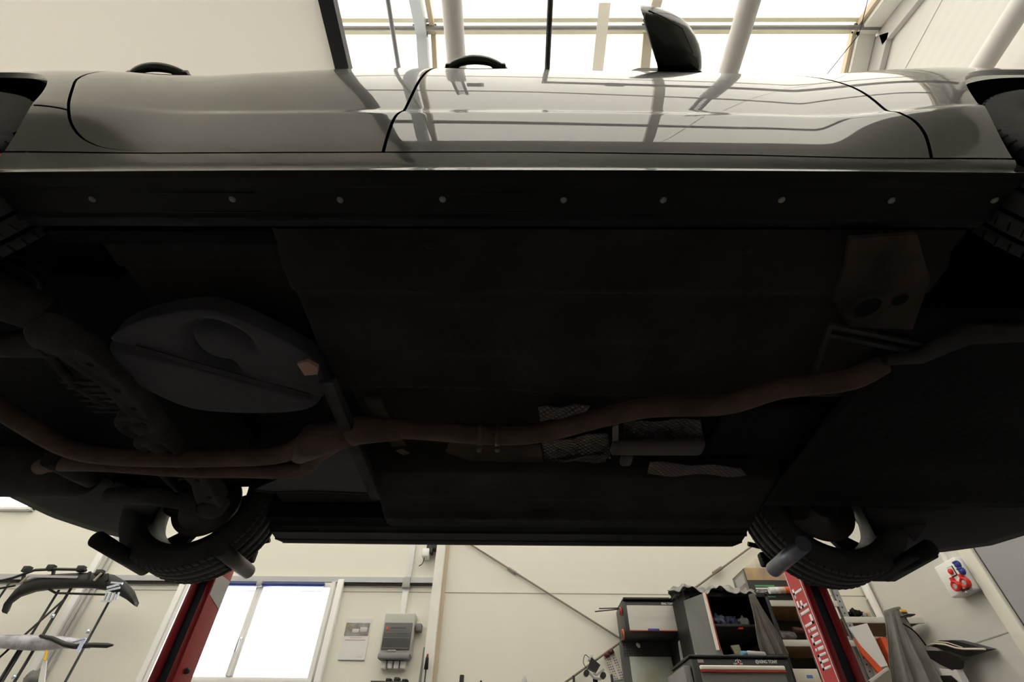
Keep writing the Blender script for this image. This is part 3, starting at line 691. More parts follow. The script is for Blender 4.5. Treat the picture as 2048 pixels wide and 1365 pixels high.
mb = MB().prism([(-0.605, 0.985, 0.852), (-0.575, 0.975, 0.852), (-0.552, 1.0, 0.852), (-0.562, 1.03, 0.852), (-0.60, 1.035, 0.852)], (0, 0, 0.012)); mb.build('clip', mat('tan_clip', (0.30, 0.19, 0.15), rough=0.7), tank)

# rear subframe: stamped cross member with holes, bushings and arms
def xmember(mir):
    pts = [(-1.205, 0.865), (-1.15, 0.93), (-1.115, 1.05), (-1.125, 1.20), (-1.165, 1.31), (-1.20, 1.385)]
    ws = [0.05, 0.055, 0.040, 0.036, 0.044, 0.062]; mb = MB(); n = 40; vs = []
    for i in range(n + 1):
        t = i / n * (len(pts) - 1); k = min(int(t), len(pts) - 2); f = t - k
        x = float(np.interp(t, range(6), [p[0] for p in pts])) - 0.10 * math.sin(PI * i / n) * 0.35; y = float(np.interp(t, range(6), [p[1] for p in pts])); w = float(np.interp(t, range(6), ws))
        for dx, dz in ((-1, 0.055), (-1, 0.01), (-0.82, 0), (-0.55, 0.006), (0.55, 0.006), (0.82, 0), (1, 0.01), (1, 0.055)): vs.append(Vector((x + dx * w, y, 0.825 + dz)))
    mb.add(vs, [(i * 8 + j, i * 8 + j + 1, (i + 1) * 8 + j + 1, (i + 1) * 8 + j) for i in range(n) for j in range(7)], True)
    if mir: mb.mirror(YC)
    ob = mb.build('rear_subframe', casting, car)
    for y, x in ((0.965, -1.155), (1.08, -1.150), (1.17, -1.155), (1.25, -1.170)):
        q = MB().lathe([(0, 0.0001), (0, 0.010)], (x, y, 0.8295), 'Z', n=14)
        if mir: q.mirror(YC)
        q.build('hole', under_black, ob)
    for x, y, r in ((-1.20, 1.385, 0.060), (-1.20, 0.872, 0.055)):
        q = MB().lathe([(0.045, r + 0.012), (0.0, r + 0.008), (-0.006, r - 0.006), (0.006, r - 0.012), (0.008, 0.030), (-0.004, 0.024), (-0.008, 0.018), (-0.008, 0.0001)] if y > 1 else [(0.05, r + 0.008), (0.01, r), (-0.008, r * 0.7), (-0.012, 0.0001)], (x, y, 0.822), 'Z', n=36)
        if mir: q.mirror(YC)
        q.build('bushing', casting, ob)
    q = MB().tube([(-1.22, 0.90, 0.85), (-1.40, 0.92, 0.86), (-1.60, 0.90, 0.87)], [0.042, 0.034, 0.030], n=14)
    q.tube([(-1.30, 0.93, 0.87), (-1.315, 1.10, 0.87), (-1.28, 1.22, 0.88)], [0.012, 0.014, 0.018], n=10)
    if mir: q.mirror(YC)
    q.build('suspension_arm', casting, car)
    # trailing arm and coil spring towards the wheel
    q = MB().tube([(-1.22, 0.84, 0.89), (-1.34, 0.74, 0.89), (-1.42, 0.64, 0.92)], [0.05, 0.060, 0.045], n=14)
    if mir: q.mirror(YC)
    q.build('trailing_arm', casting, car)
    hel = [(-1.36 + 0.055 * math.cos(t), 0.80 + 0.055 * math.sin(t), 0.90 + 0.14 * t / (8 * PI)) for t in np.linspace(0, 8 * PI, 80)]
    q = MB().tube(hel, 0.008, n=8)
    if mir: q.mirror(YC)
    q.build('coil_spring', trim_black, car)
xmember(False); xmember(True)
mb = MB(); mb.rbox((-1.34, 1.06, 0.87), (-1.20, 1.26, 0.95), 0.02); [mb.rbox((-1.345 + 0.0, 1.08 + 0.03 * i, 0.862), (-1.20, 1.09 + 0.03 * i, 0.875), 0.003) for i in range(6)]
mb.build('rear_differential', casting, car)

# exhaust
def curve_pts(P, n=8):
    P = [Vector(p) for p in P]; out = []
    for k in range(len(P) - 1):
        p0 = P[max(k - 1, 0)]; p1 = P[k]; p2 = P[k + 1]; p3 = P[min(k + 2, len(P) - 1)]
        for i in range(n):
            f = i / n; out.append(0.5 * (2 * p1 + (p2 - p0) * f + (2 * p0 - 5 * p1 + 4 * p2 - p3) * f * f + (3 * p1 - p0 - 3 * p2 + p3) * f ** 3))
    return out + [P[-1]]
ex = MB().tube(curve_pts([(1.02, 1.00, 0.875), (0.93, 1.035, 0.845), (0.744, 1.056, 0.83), (0.607, 1.135, 0.83), (0.399, 1.150, 0.83), (0.258, 1.205, 0.83), (0.078, 1.29, 0.83), (-0.082, 1.305, 0.83), (-0.398, 1.27, 0.83), (-0.60, 1.30, 0.83), (-0.70, 1.36, 0.83), (-0.80, 1.43, 0.83), (-0.95, 1.455, 0.83), (-1.2, 1.445, 0.82), (-1.40, 1.43, 0.82), (-1.50, 1.37, 0.82), (-1.56, 1.20, 0.83), (-1.62, 1.02, 0.85), (-1.78, 0.95, 0.87)], 8), 0.030, n=18)
exo = ex.build('exhaust_pipe', rustpipe, car)
MB().tube(curve_pts([(-0.56, 1.33, 0.835), (-0.68, 1.44, 0.835), (-0.77, 1.535, 0.83), (-0.95, 1.54, 0.83), (-1.2, 1.525, 0.825), (-1.46, 1.50, 0.83), (-1.70, 1.56, 0.86), (-1.80, 1.62, 0.88)], 8), 0.029, n=18).build('second_pipe', rustpipe, exo)
MB().tube([(-0.36, 1.275, 0.83), (-0.50, 1.28, 0.83), (-0.52, 1.29, 0.83)], [0.032, 0.045, 0.045], n=18).tube([(-0.50, 1.285, 0.832), (-0.66, 1.345, 0.832), (-0.74, 1.43, 0.832)], [0.040, 0.058, 0.036], n=18).build('pipe_junction', rustpipe, exo)
for dx in (-0.018, 0.018): MB().lathe([(-0.007, 0.030), (-0.007, 0.0355), (0.007, 0.0355), (0.007, 0.030)], (-0.087 + dx * 1.6, 1.306, 0.83), 'X', n=20).rbox((-0.094 + dx * 1.6, 1.315, 0.785), (-0.080 + dx * 1.6, 1.335, 0.80), 0.003).build('pipe_clamp', discm, exo)
for cx, cy, rr, ln in ((-1.98, 0.95, 0.115, 0.22), (-1.95, 1.74, 0.105, 0.22)):
    MB().lathe([(-ln, 0.0001), (-ln, rr * 0.8), (-ln + 0.03, rr), (ln - 0.03, rr), (ln, rr * 0.8), (ln, 0.0001)], (cx, cy, 0.93), 'X', n=30).build('muffler', casting, exo)
MB().tube([(-1.66, 1.50, 0.85), (-1.655, 1.62, 0.86), (-1.65, 1.70, 0.87)], 0.032, n=16).build('stub_pipe', casting, exo)

# brace bar, spare cover and heat shields
mb = MB().bar((-0.520, 1.01, 0.812), (-0.535, 1.725, 0.812), 0.036, 0.010).bar((-0.502, 1.01, 0.822), (-0.517, 1.725, 0.822), 0.006, 0.022); mb.build('tunnel_brace', casting, car)
for x in (-0.42, -0.455): pass
mb = MB().bar((-0.435, 1.15, 0.862), (-0.40, 1.42, 0.862), 0.05, 0.01).bar((-0.40, 1.42, 0.855), (-0.38, 1.46, 0.86), 0.03, 0.02); mb.build('tunnel_bracket', rustplate, car)
mb = MB(); pl = [(-1.04, 1.765), (-0.98, 1.785), (-0.80, 1.775), (-0.60, 1.79), (-0.545, 1.765), (-0.535, 1.715), (-0.545, 1.60), (-0.56, 1.47), (-0.60, 1.44), (-0.70, 1.50), (-0.86, 1.64)]
mb.prism([(x, y, 0.866) for x, y in pl], (0, 0, 0.01)); sc_ = mb.build('side_cover_plate', tankm, car)
MB().tube([(-1.04, 1.765, 0.864), (-0.98, 1.785, 0.864), (-0.80, 1.775, 0.864), (-0.60, 1.79, 0.864), (-0.545, 1.765, 0.864), (-0.538, 1.715, 0.864), (-0.552, 1.62, 0.864)], 0.006, n=8).build('plate_edge', casting, sc_)
mb = MB().bar((-0.555, 1.60, 0.845), (-0.53, 1.70, 0.845), 0.012, 0.004); mb.build('bare_metal_edge', mat('bare_metal', (0.20, 0.18, 0.18), rough=0.5), sc_)
def shield(poly, z, h=0.01, lab=None):
    mb = MB(); P = [at(*p, 'Z', z) for p in poly]
    def fn(u, v):
        a = P[0].lerp(P[1], u); b = P[3].lerp(P[2], u); q = a.lerp(b, v); q.z += h * math.sin(PI * v) + 0.004 * math.sin(u * 11 + v * 5); return q
    mb.grid(fn, 20, 10, thick=(0, 0, 0.002)); return mb.build('heat_shield', heatm, car)
shield([(1082, 884), (1215, 865), (1222, 918), (1085, 935)], 0.905)
shield([(1085, 926), (1215, 908), (1210, 942), (1098, 940)], 0.900, 0.004)
shield([(1248, 845), (1400, 838), (1412, 893), (1246, 897)], 0.915)
shield([(1300, 925), (1480, 935), (1520, 985), (1290, 985)], 0.868, 0.004)
shield([(1076, 815), (1180, 810), (1168, 838), (1080, 842)], 0.94, 0.0)
mb = MB(); P_ = [at(*p, 'Z', 0.885) for p in ((1225, 855), (1237, 850), (1237, 905), (1225, 912))]; mb.prism(P_, (0, 0, 0.004)); mb.build('shield_flange', mat('shield_flange', (0.10, 0.085, 0.085), rough=0.6), car)
mb = MB(); mb.rbox((0.335, 1.42, 0.868), (0.66, 1.50, 0.90), 0.015); mb.rbox((0.38, 1.50, 0.862), (0.42, 1.56, 0.89), 0.008); mb.build('gearbox_mount', mat('dusty_mount', (0.045, 0.034, 0.033), rough=0.85), car)
mb = MB(); P_ = [at(*p, 'Z', 0.90) for p in ((900, 880), (1080, 890), (1090, 935), (990, 940), (890, 905))]; mb.prism(P_, (0, 0, 0.004)); mb.build('tunnel_liner', rustplate, car)

# ---- wheels
def make_wheel():
    w = sub_empty('wheel', car, (XR_, 0.545, HUBZ)); c = WORLD[w.name]
    # axis along y; outer face towards -y
    R0, hw = 0.318, 0.104
    tread = []; grooves = (-0.066, -0.024, 0.024, 0.066); edges = [-0.092]
    for g in grooves: edges += [g - 0.0065, g - 0.0055, g + 0.0055, g + 0.0065]
    edges.append(0.092); dep = [0] + [0, -0.009, -0.009, 0] * 4 + [0]
    pr = [(hw - 0.018, 0.226), (hw - 0.004, 0.232), (hw + 0.002, 0.25), (hw + 0.001, 0.275), (hw - 0.004, 0.297), (hw - 0.009, 0.309)][::-1]
    prof = [(-hw + 0.018, 0.226), (-hw + 0.004, 0.232), (-hw - 0.002, 0.25), (-hw - 0.001, 0.275), (-hw + 0.004, 0.297), (-hw + 0.009, 0.309)]
    prof += [(y, R0 + d - 0.004 * (abs(y) / 0.092) ** 3) for y, d in zip(edges, dep)]
    prof += pr + [(hw - 0.018, 0.226)]
    t = MB().lathe(prof, c, 'Y', n=96, smooth=True); tyre = t.build('tyre', rubber, w, origin=c)
    MB_g = MB(); [MB_g.lathe([(g - 0.0055, R0 - 0.0083), (g + 0.0055, R0 - 0.0083)], c, 'Y', n=96) for g in grooves]; MB_g.build('groove_shade', liner_black, tyre, origin=c)  # black bands put shade into the groove bottoms; the rubber itself is uniform
    sip = MB()
    for i in range(72):
        th = 2 * PI * i / 72
        pt = lambda y, r, a=0.0: c + Vector((r * math.cos(th + a), y, r * math.sin(th + a))); up = (math.cos(th), 0, math.sin(th))
        for y0, y1 in ((-0.054, -0.036), (0.036, 0.054)): sip.bar(pt(y0, R0 - 0.0010), pt(y1, R0 - 0.0010, 0.02), 0.0030, 0.0025, up=up)
        for s_ in (-1, 1):
            sip.bar(pt(s_ * 0.073, R0 - 0.0018), pt(s_ * 0.090, R0 - 0.0036, 0.012), 0.0042, 0.0035, up=up).bar(pt(s_ * 0.090, R0 - 0.0036, 0.012), pt(s_ * 0.0955, R0 - 0.0085, 0.016), 0.0042, 0.0035, up=up)
    sip.build('tread_sipes', trim_black, tyre, origin=c)
    rim = MB().lathe([(-hw + 0.012, 0.232), (-hw + 0.010, 0.222), (-hw + 0.03, 0.212), (-0.03, 0.200), (0.05, 0.205), (hw - 0.012, 0.216), (hw - 0.008, 0.234)], c, 'Y', n=64)
    rim.lathe([(-hw + 0.020, 0.235), (-hw + 0.020, 0.222), (-hw + 0.04, 0.208), (-0.03, 0.196), (0.05, 0.201), (hw - 0.014, 0.212)], c, 'Y', n=64)
    ro = rim.build('rim', rimm, w, origin=c)
    for k in range(5):
        th = 2 * PI * k / 5 + 0.30; sp_ = MB(); dr = Vector((math.cos(th), 0, math.sin(th))); tn = Vector((-math.sin(th), 0, math.cos(th)))
        vs = []
        for r, ww, y, tt in ((0.04, 0.036, -0.062, 0.022), (0.10, 0.032, -0.070, 0.020), (0.16, 0.036, -0.072, 0.018), (0.203, 0.050, -0.068, 0.018)):
            for a, b in ((-1, -1), (1, -1), (1, 1), (-1, 1)): vs.append(c + dr * r + tn * ww * a + Vector((0, y + tt * b * 0.6, 0)))
        sp_.add(vs, [(i * 4 + j, i * 4 + (j + 1) % 4, (i + 1) * 4 + (j + 1) % 4, (i + 1) * 4 + j) for i in range(3) for j in range(4)] + [(3, 2, 1, 0), (12, 13, 14, 15)])
        sp_.build('spoke', rimm, w, origin=c)
    MB().lathe([(-0.088, 0.0001), (-0.088, 0.030), (-0.080, 0.036), (-0.075, 0.058), (-0.045, 0.062), (-0.03, 0.055), (-0.03, 0.0001)], c, 'Y', n=32).build('hub_cap', rimm, w, origin=c)
    MB().lathe([(0.000, 0.0001), (0.000, 0.148), (0.004, 0.150), (0.014, 0.150), (0.018, 0.148), (0.018, 0.075), (0.05, 0.070), (0.055, 0.0001)], c, 'Y', n=48).build('brake_disc', discm, w, origin=c)
    MB().rbox(c + Vector((0.075, -0.02, -0.06)), c + Vector((0.165, 0.06, 0.07)), 0.02).build('brake_caliper', casting, w, origin=c)
    MB().lathe([(0.055, 0.065), (0.08, 0.05), (0.16, 0.035), (0.24, 0.03)], c, 'Y', n=20).build('hub_carrier', casting, w, origin=c)
    return w
wheel0 = make_wheel()
def kids(o): return [q for q in COL.objects if q.parent == o]
def copy_tree(o, parent=None):
    ch = kids(o); c = o.copy(); COL.objects.link(c)
    if parent is not None: c.parent = parent
    WORLD[c.name] = WORLD.get(o.name, Vector()).copy()
    for k in ch: copy_tree(k, c)
    return c
def place_wheel(w, x, y, z, rz=0):
    w.location = Vector((x, y, z)) - WORLD[car.name]; w.rotation_euler = (0, 0, rz); WORLD[w.name] = Vector((x, y, z))
place_wheel(wheel0, -1.40, 0.524, 0.990)
w2 = copy_tree(wheel0, car); place_wheel(w2, 1.36, 0.524, 1.005)
w3 = copy_tree(wheel0, car); place_wheel(w3, -1.425, 2.105, 0.955, PI)
w4 = copy_tree(wheel0, car); place_wheel(w4, 1.385, 2.105, 0.955, PI)
# small red reflector behind the near rear wheel housing edge, splash shield by the far front wheel
MB().rbox((-1.10, 0.440, 0.945), (-1.07, 0.455, 0.965), 0.003).build('red_reflector', redp, car)
for P0, P1 in ((((1800, 1010)), ((1815, 1085))),):
    mb = MB(); Q = [at(*p, 'Y', 1.98) for p in ((1806, 1010), (1836, 1012), (1852, 1052), (1832, 1082), (1812, 1062))]; mb.prism(Q, (0, 0.01, 0)); mb.build('splash_shield', tankm, car)

# ------------------------------------------------------------------ lift columns
def lift_column(xl, label, mirror_=False):
    """red C-profile post with wheel fork; xl is the left face, the open side faces the car"""
    W_, Y0, Y1, ZT = 0.112, 2.55, 2.70, 1.02
    t = thing('lift_column', label, 'car lift', (xl + W_ / 2, (Y0 + Y1) / 2, FL), 'wheel lift columns behind the car')
    fx = (lambda a: xl + a) if not mirror_ else (lambda a: xl + W_ - a)
    fa, fb, sb = 0.031, 0.075, W_
    mb = MB().rbox((fx(0), Y0, FL), (fx(fa), Y1, ZT), 0.005).rbox((fx(fb), Y0, FL), (fx(sb), Y1, ZT), 0.005).box((fx(fa - 0.01), Y1 - 0.02, FL), (fx(fb + 0.01), Y1, ZT))
    mb.build('post', red, t)
    MB().box((fx(fa), Y0 + 0.012, FL + 0.02), (fx(fb), Y1 - 0.021, ZT - 0.01)).build('slot_shade', darkslot, t)  # dark block painted in for the shade of the open slot
    MB().rbox((fx(-0.08), Y0 - 0.25, FL), (fx(W_ + 0.08), Y1 + 0.15, FL + 0.015), 0.004).build('base_plate', red, t)
    MB().rbox((fx(-0.01), Y0 - 0.01, ZT), (fx(W_ + 0.01), Y1 + 0.01, ZT + 0.03), 0.006).build('top_cap', trim_black, t)
    return t, fx
lcR, fxR = lift_column(1.439, 'red lift column with white lettering beside the shelves')
lcL, fxL = lift_column(-1.628, 'red lift column with a grey patch beside the bright window', True)
# lettering strip on the side of the right column that faces the middle of the hall
SX = 1.439
MB().box((SX - 0.0012, 2.556, -0.10), (SX + 0.0005, 2.694, 0.97)).build('sticker', red_sticker, lcR)
mb = MB(); [mb.box((SX - 0.0026, y, -0.10), (SX - 0.001, y + 0.005, 0.97)) for y in (2.560, 2.683)]; mb.build('sticker_border', white_sticker, lcR)
def strokes(parent):
    """the word miniLIFT read upwards in blocky strokes"""
    z = 0.425; y0, y1 = 2.578, 2.672; L = y1 - y0
    G = {'m': ([(0, .17, 0, .86), (.41, .59, 0, .86), (.83, 1, 0, .86), (0, 1, .66, .86)], 0.062),
         'i': ([(0, 1, 0, .60), (0, 1, .70, .86)], 0.014), 'n': ([(0, .28, 0, .86), (.72, 1, 0, .86), (0, 1, .66, .86)], 0.042),
         'L': ([(0, .3, 0, 1), (0, 1, 0, .22)], 0.040), 'I': ([(0, 1, 0, 1)], 0.014), 'F': ([(0, .3, 0, 1), (0, 1, .80, 1), (0, .85, .42, .62)], 0.040), 'T': ([(.36, .64, 0, 1), (0, 1, .80, 1)], 0.044)}
    for ch in 'miniLIFT':
        rects, adv = G[ch]; mb = MB()
        for a0, a1, h0, h1 in rects:      # base line towards the car, letter tops towards the wall
            mb.rbox((SX - 0.0028, y0 + L * h0, z + adv * a0), (SX - 0.0008, y0 + L * h1, z + adv * a1), 0.0006, 1)
        mb.build('letter', white_sticker, parent); z += adv + 0.0115
strokes(lcR)
SL = -1.628 + 0.112
MB().prism([(SL + 0.0008, 2.556, 0.70), (SL + 0.0008, 2.694, 0.665), (SL + 0.0008, 2.694, 0.80), (SL + 0.0008, 2.556, 0.80)], (0.001, 0, 0)).build('grey_patch', greyplate, lcL)
MB().lathe([(0, 0.012), (0.010, 0.012), (0.018, 0.010), (0.018, 0.0001)], (SL, 2.62, 0.395), 'X', n=12).build('bolt', cab_dark, lcL)
def fork(parent, xa, ya0, ya1, xb, yb0, yb1, mblue):
    ra, rb = 0.030, 0.030
    MB().tube([(xa, ya0, 0.695), (xa, ya1, 0.695)], ra, n=20).lathe([(-0.004, 0.0001), (-0.004, ra * 0.7), (0, ra)], (xa, ya0, 0.695), 'Y', n=20).build('wheel_roller', trim_black if mblue != 'a' else steelblue, parent)
    MB().tube([(xb, yb0, 0.695), (xb, yb1, 0.695)], rb, n=20).build('wheel_roller', steelblue if mblue == 'b' else mat('worn_roller', (0.05, 0.047, 0.047), rough=0.4, metal=0.3, vary=0.4, scale=10), parent)
fork(lcL, -1.615, 1.84, 2.17, -1.175, 1.93, 2.20, 'x')
fork(lcR, 1.590, 1.86, 2.17, 1.095, 1.833, 2.12, 'b')
for lc, xa, xb, ca in ((lcL, -1.60, -1.24, -1.57), (lcR, 1.16, 1.60, 1.495)):
    MB().rbox((xa - 0.03, 2.255, 0.76), (xb + 0.03, 2.30, 0.82), 0.01).rbox((ca - 0.05, 2.29, 0.76), (ca + 0.05, 2.56, 0.82), 0.01).build('fork_frame', trim_black, lc)
    xs_ = -1.17 if ca < 0 else 1.10; MB().tube([(xs_ * 1.08, 2.28, 0.84), (xs_, 2.28, 0.862)], 0.011, n=10).build('release_knob', trim_black, lc)
MB().rbox((1.53, 1.90, 0.672), (1.645, 2.20, 0.70), 0.012).build('side_guard', trim_black, lcR)

# ------------------------------------------------------------------ things under the roof
door = thing('sectional_door', 'large cream sectional door raised flat under the roof, black edge seal', 'garage door', (-3.2, -0.7, 2.88))
MB().rbox((-8.2, -2.5, 2.90), (-1.005, 0.95, 2.95), 0.006).build('door_panel', door_cream, door)
MB().box((-1.007, -2.5, 2.885), (-0.93, 0.95, 2.955)).build('edge_seal', mat('dark_seal', (0.035, 0.037, 0.042), rough=0.6), door)
TUBE_Z = 3.6
for k, (x, ye, lab) in enumerate(((-0.413, -0.42, 'pale round ceiling tube above the front door handle'), (1.455, -0.93, 'pale round ceiling tube just in front of the door mirror'), (3.16, -0.70, 'pale round ceiling tube near the right-hand wall'))):
    t = thing('ceiling_tube', lab, 'tube', (x, 1.0, TUBE_Z - 0.08), 'pale tubes under the roof')
    MB().tube([(x, 2.6, TUBE_Z), (x, ye + 0.03, TUBE_Z), (x, ye, TUBE_Z)], [0.066, 0.066, 0.058], n=28).build('tube_body', mauve, t)
    st_ = MB().box((x - 0.045, ye - 0.75, TUBE_Z - 0.01), (x - 0.025, ye, TUBE_Z + 0.03)).box((x + 0.025, ye - 0.75, TUBE_Z - 0.01), (x + 0.045, ye, TUBE_Z + 0.03))
    for q_ in range(12): st_.box((x - 0.03, ye - 0.06 - 0.06 * q_, TUBE_Z), (x + 0.03, ye - 0.04 - 0.06 * q_, TUBE_Z + 0.012))
    st_.build('hanger_ladder', purlin_m, t)
    if k == 0: MB().rbox((x + 0.06, ye - 0.30, TUBE_Z - 0.03), (x + 0.18, ye - 0.12, TUBE_Z + 0.07), 0.01).build('junction_box', blackm, t)
t = thing('cable_pipe', 'thin black pipe bent at a right angle under the roof', 'pipe', (1.5, -0.3, TUBE_Z - 0.05))
PZ = TUBE_Z + 0.14
MB().tube([(0.215, 2.6, PZ), (0.215, -0.46, PZ)], 0.019, n=10).box((0.196, -0.51, PZ - 0.02), (3.42, -0.39, PZ + 0.02)).build('pipe', blackm, t)
MB().rbox((0.66, -0.56, PZ - 0.06), (0.80, -0.36, PZ - 0.02), 0.01).build('junction_box', blackm, t)
t = MB().tube([(-0.725, 3.0, 3.2), (-0.725, -2.5, 3.2)], 0.014, n=8).build('door_track', grey_alu); tag(t, 'thin grey door track running beside the roof beam', 'track')
t = MB().prism([(0.70, 0.92, 4.9), (0.80, 0.92, 4.9), (0.80, 1.6, 4.86), (0.70, 1.6, 4.86)], (0, 0, 0.004)).build('hanging_strip', membrane_m); tag(t, 'faint white strip hanging from the bright roof left of the mirror', 'strip')
for k, (p, q, lab) in enumerate((((XG - 0.22, RY, RZ - 0.12), (XG - 2.1, YW - 1.2, roofz(YW - 1.2) - 0.1), 'thin roof bracing cable slanting down from the ridge corner'), ((XG - 0.22, RY, RZ - 0.12), (XG - 2.1, YN, roofz(YN) - 0.08), 'thin roof bracing cable above the ridge bar at the right'))):
    c = MB().tube([p, q], 0.004, n=6).build('bracing_cable', dark_line); tag(c, lab, 'cable', 'roof bracing cables')

# ------------------------------------------------------------------ far wall
FW = 'Y'
def rod(a, b, lab, r=0.009):
    t = thing('bracing_rod', lab, 'rod', ((a[0] + b[0]) / 2, a[1], min(a[2], b[2])), 'crossed wall bracing rods')
    MB().tube([a, b], r, n=8).build('steel_rod', mat('brown_grey_rod', (0.22, 0.18, 0.15), rough=0.5), t)
    return t
r1 = rod((-0.68, YW - 0.026, 1.98), (3.3, YW - 0.026, -0.34), 'bracing rod slanting down to the right across the cream wall')
r2 = rod((-0.60, YW - 0.044, 0.09), (3.3, YW - 0.044, 2.36), 'bracing rod slanting up to the right behind the pegboard cabinet')
q = at(1020, 1140, 'Y', YW - 0.014); MB().tube([q + Vector((-0.02, 0, 0.013)), q + Vector((0.06, 0, -0.035))], 0.018, n=8).build('turnbuckle', galv, r1)
for px in ((1222, 1304), (1214, 1310)):
    q = at(*px, 'Y', YW - 0.036); MB().tube([q + Vector((-0.018, 0, -0.010)), q + Vector((0.018, 0, 0.010))], 0.020, n=8).build('turnbuckle', mat('dark_red_nut', (0.12, 0.03, 0.03), rough=0.5), r2)
q = at(1435, 1142, 'Y', YW - 0.036); MB().tube([q + Vector((-0.05, 0, -0.028)), q + Vector((0.05, 0, 0.028))], 0.016, n=8).build('turnbuckle', MATS['brown_grey_rod'], r2)
# white conduits
t = thing('cable_duct', 'white cable duct running down to the fuse box', 'duct', (-1.06, YW - 0.02, 1.19))
MB().rbox((-1.085, YW - 0.04, 1.53), (-1.025, YW, 2.6), 0.004).rbox((-1.085, YW - 0.04, 1.19), (-1.03, YW, 1.425), 0.004).build('duct_cover', white_pvc, t)
MB().rbox((-1.092, YW - 0.07, 1.425), (-1.022, YW, 1.52), 0.004).build('grey_coupling', greyplate, t)
t = thing('cable_duct', 'white cable duct on the wall behind the bumper rack', 'duct', (-4.2, YW - 0.02, 0.6))
p_ = at(200, 1120, 'Y', YW)
MB().rbox((p_.x - 0.035, YW - 0.04, FL + 0.3), (p_.x + 0.035, YW, 2.2), 0.004).build('duct_cover', white_pvc, t)
MB().tube([(p_.x + 0.08, YW - 0.02, FL + 0.3), (p_.x + 0.08, YW - 0.02, 2.2)], 0.012, n=8).tube([(p_.x + 0.14, YW - 0.02, FL + 0.3), (p_.x + 0.14, YW - 0.02, 2.2)], 0.010, n=8).build('cable', greyplate, t)
# camera-like device high beside the column
t = thing('wall_device', 'small grey electrical box with cables high beside the column', 'box', (-0.88, YW - 0.06, 1.69))
MB().rbox((-0.935, YW - 0.12, 1.70), (-0.865, YW, 1.78), 0.008).build('housing', white_pvc, t)
MB().rbox((-0.90, YW - 0.10, 1.78), (-0.80, YW, 1.87), 0.01).rbox((-0.865, YW - 0.10, 1.74), (-0.835, YW - 0.02, 1.80), 0.006).build('rear_box', cab_dark, t)
MB().tube(curve_pts([(-0.91, YW - 0.08, 1.70), (-0.93, YW - 0.04, 1.655), (-0.965, YW - 0.02, 1.64)]), 0.004, n=6).build('cable', trim_black, t)
# calendar
t = thing('wall_calendar', 'white wall calendar with a car photograph hanging left of the fuse box', 'calendar', (-1.45, YW - 0.004, 0.842))
MB().box((-1.575, YW - 0.008, 0.842), (-1.338, YW, 1.172)).build('sheet', paperw, t)
MB().box((-1.567, YW - 0.0095, 1.030), (-1.346, YW - 0.008, 1.135)).build('photo', photo_dark, t)
mb = MB().rbox((-1.50, YW - 0.0115, 1.055), (-1.44, YW - 0.0095, 1.085), 0.0008).rbox((-1.43, YW - 0.0115, 1.06), (-1.365, YW - 0.0095, 1.10), 0.0008); mb.build('printed_cars', mat('print_white', (0.6, 0.6, 0.6), rough=0.6), t)
MB().prism([(-1.567, YW - 0.0112, 1.135), (-1.567, YW - 0.0112, 1.095), (-1.50, YW - 0.0112, 1.10)], (0, 0.001, 0)).build('printed_hill', mat('print_ochre', (0.35, 0.26, 0.16), rough=0.6), t)
mb = MB().box((-1.55, YW - 0.0095, 0.996), (-1.365, YW - 0.008, 1.000)); mb.build('red_rule', mat('print_red', (0.55, 0.22, 0.22), rough=0.6), t)
MB().box((-1.51, YW - 0.0095, 1.014), (-1.40, YW - 0.008, 1.017)).box((-1.41, YW - 0.0095, 0.866), (-1.36, YW - 0.008, 0.868)).build('print_lines', mat('print_grey', (0.45, 0.45, 0.46), rough=0.6), t)
MB().box((-1.575, YW - 0.0095, 0.842), (-1.338, YW - 0.0005, 0.847)).build('bottom_rail', greyplate, t)
# fuse box
fb = thing('fuse_box', 'grey fuse box with smoked window and one red switch', 'fuse box', (-1.055, YW - 0.05, 0.84))
D0 = YW - 0.11
MB().rbox((-1.195, D0, 0.865), (-0.915, YW, 1.195), 0.012).build('enclosure', mat('fuse_box_grey', (0.46, 0.45, 0.42), rough=0.5), fb)
MB().rbox((-1.20, D0 - 0.006, 0.838), (-0.925, YW - 0.01, 0.885), 0.01).build('lower_housing', mat('fuse_box_dark', (0.26, 0.26, 0.28), rough=0.5), fb)
MB().rbox((-1.182, D0 - 0.010, 0.905), (-0.93, D0, 1.115), 0.004).build('smoked_window', mat('smoked_plastic', (0.10, 0.105, 0.105), rough=0.25), fb)
mb = MB(); [mb.box((-1.172, D0 - 0.0115, z), (-0.94, D0 - 0.0095, z + 0.004)) for z in (0.915, 0.995, 1.035, 1.105)]; mb.build('breaker_row', mat('row_grey', (0.20, 0.21, 0.21), rough=0.4), fb)
for x0, x1, z in ((-1.12, -0.99, 1.070), (-1.13, -1.03, 0.955)): MB().box((x0, D0 - 0.0115, z), (x1, D0 - 0.0095, z + 0.006)).build('label_strip', mat('label_dark', (0.05, 0.05, 0.05), rough=0.5), fb)
MB().rbox((-1.162, D0 - 0.014, 1.052), (-1.145, D0 - 0.008, 1.080), 0.003).build('red_switch', mat('lit_red', (0.9, 0.08, 0.04), rough=0.4), fb)
MB().rbox((-1.12, D0 - 0.009, 0.893), (-1.045, D0, 0.905), 0.002).build('latch', greyplate, fb)
MB().rbox((-0.905, D0 + 0.03, 1.06), (-0.855, YW, 1.12), 0.006).rbox((-0.915, D0 + 0.04, 1.08), (-0.90, YW, 1.10), 0.004).build('side_socket', cab_grey, fb)
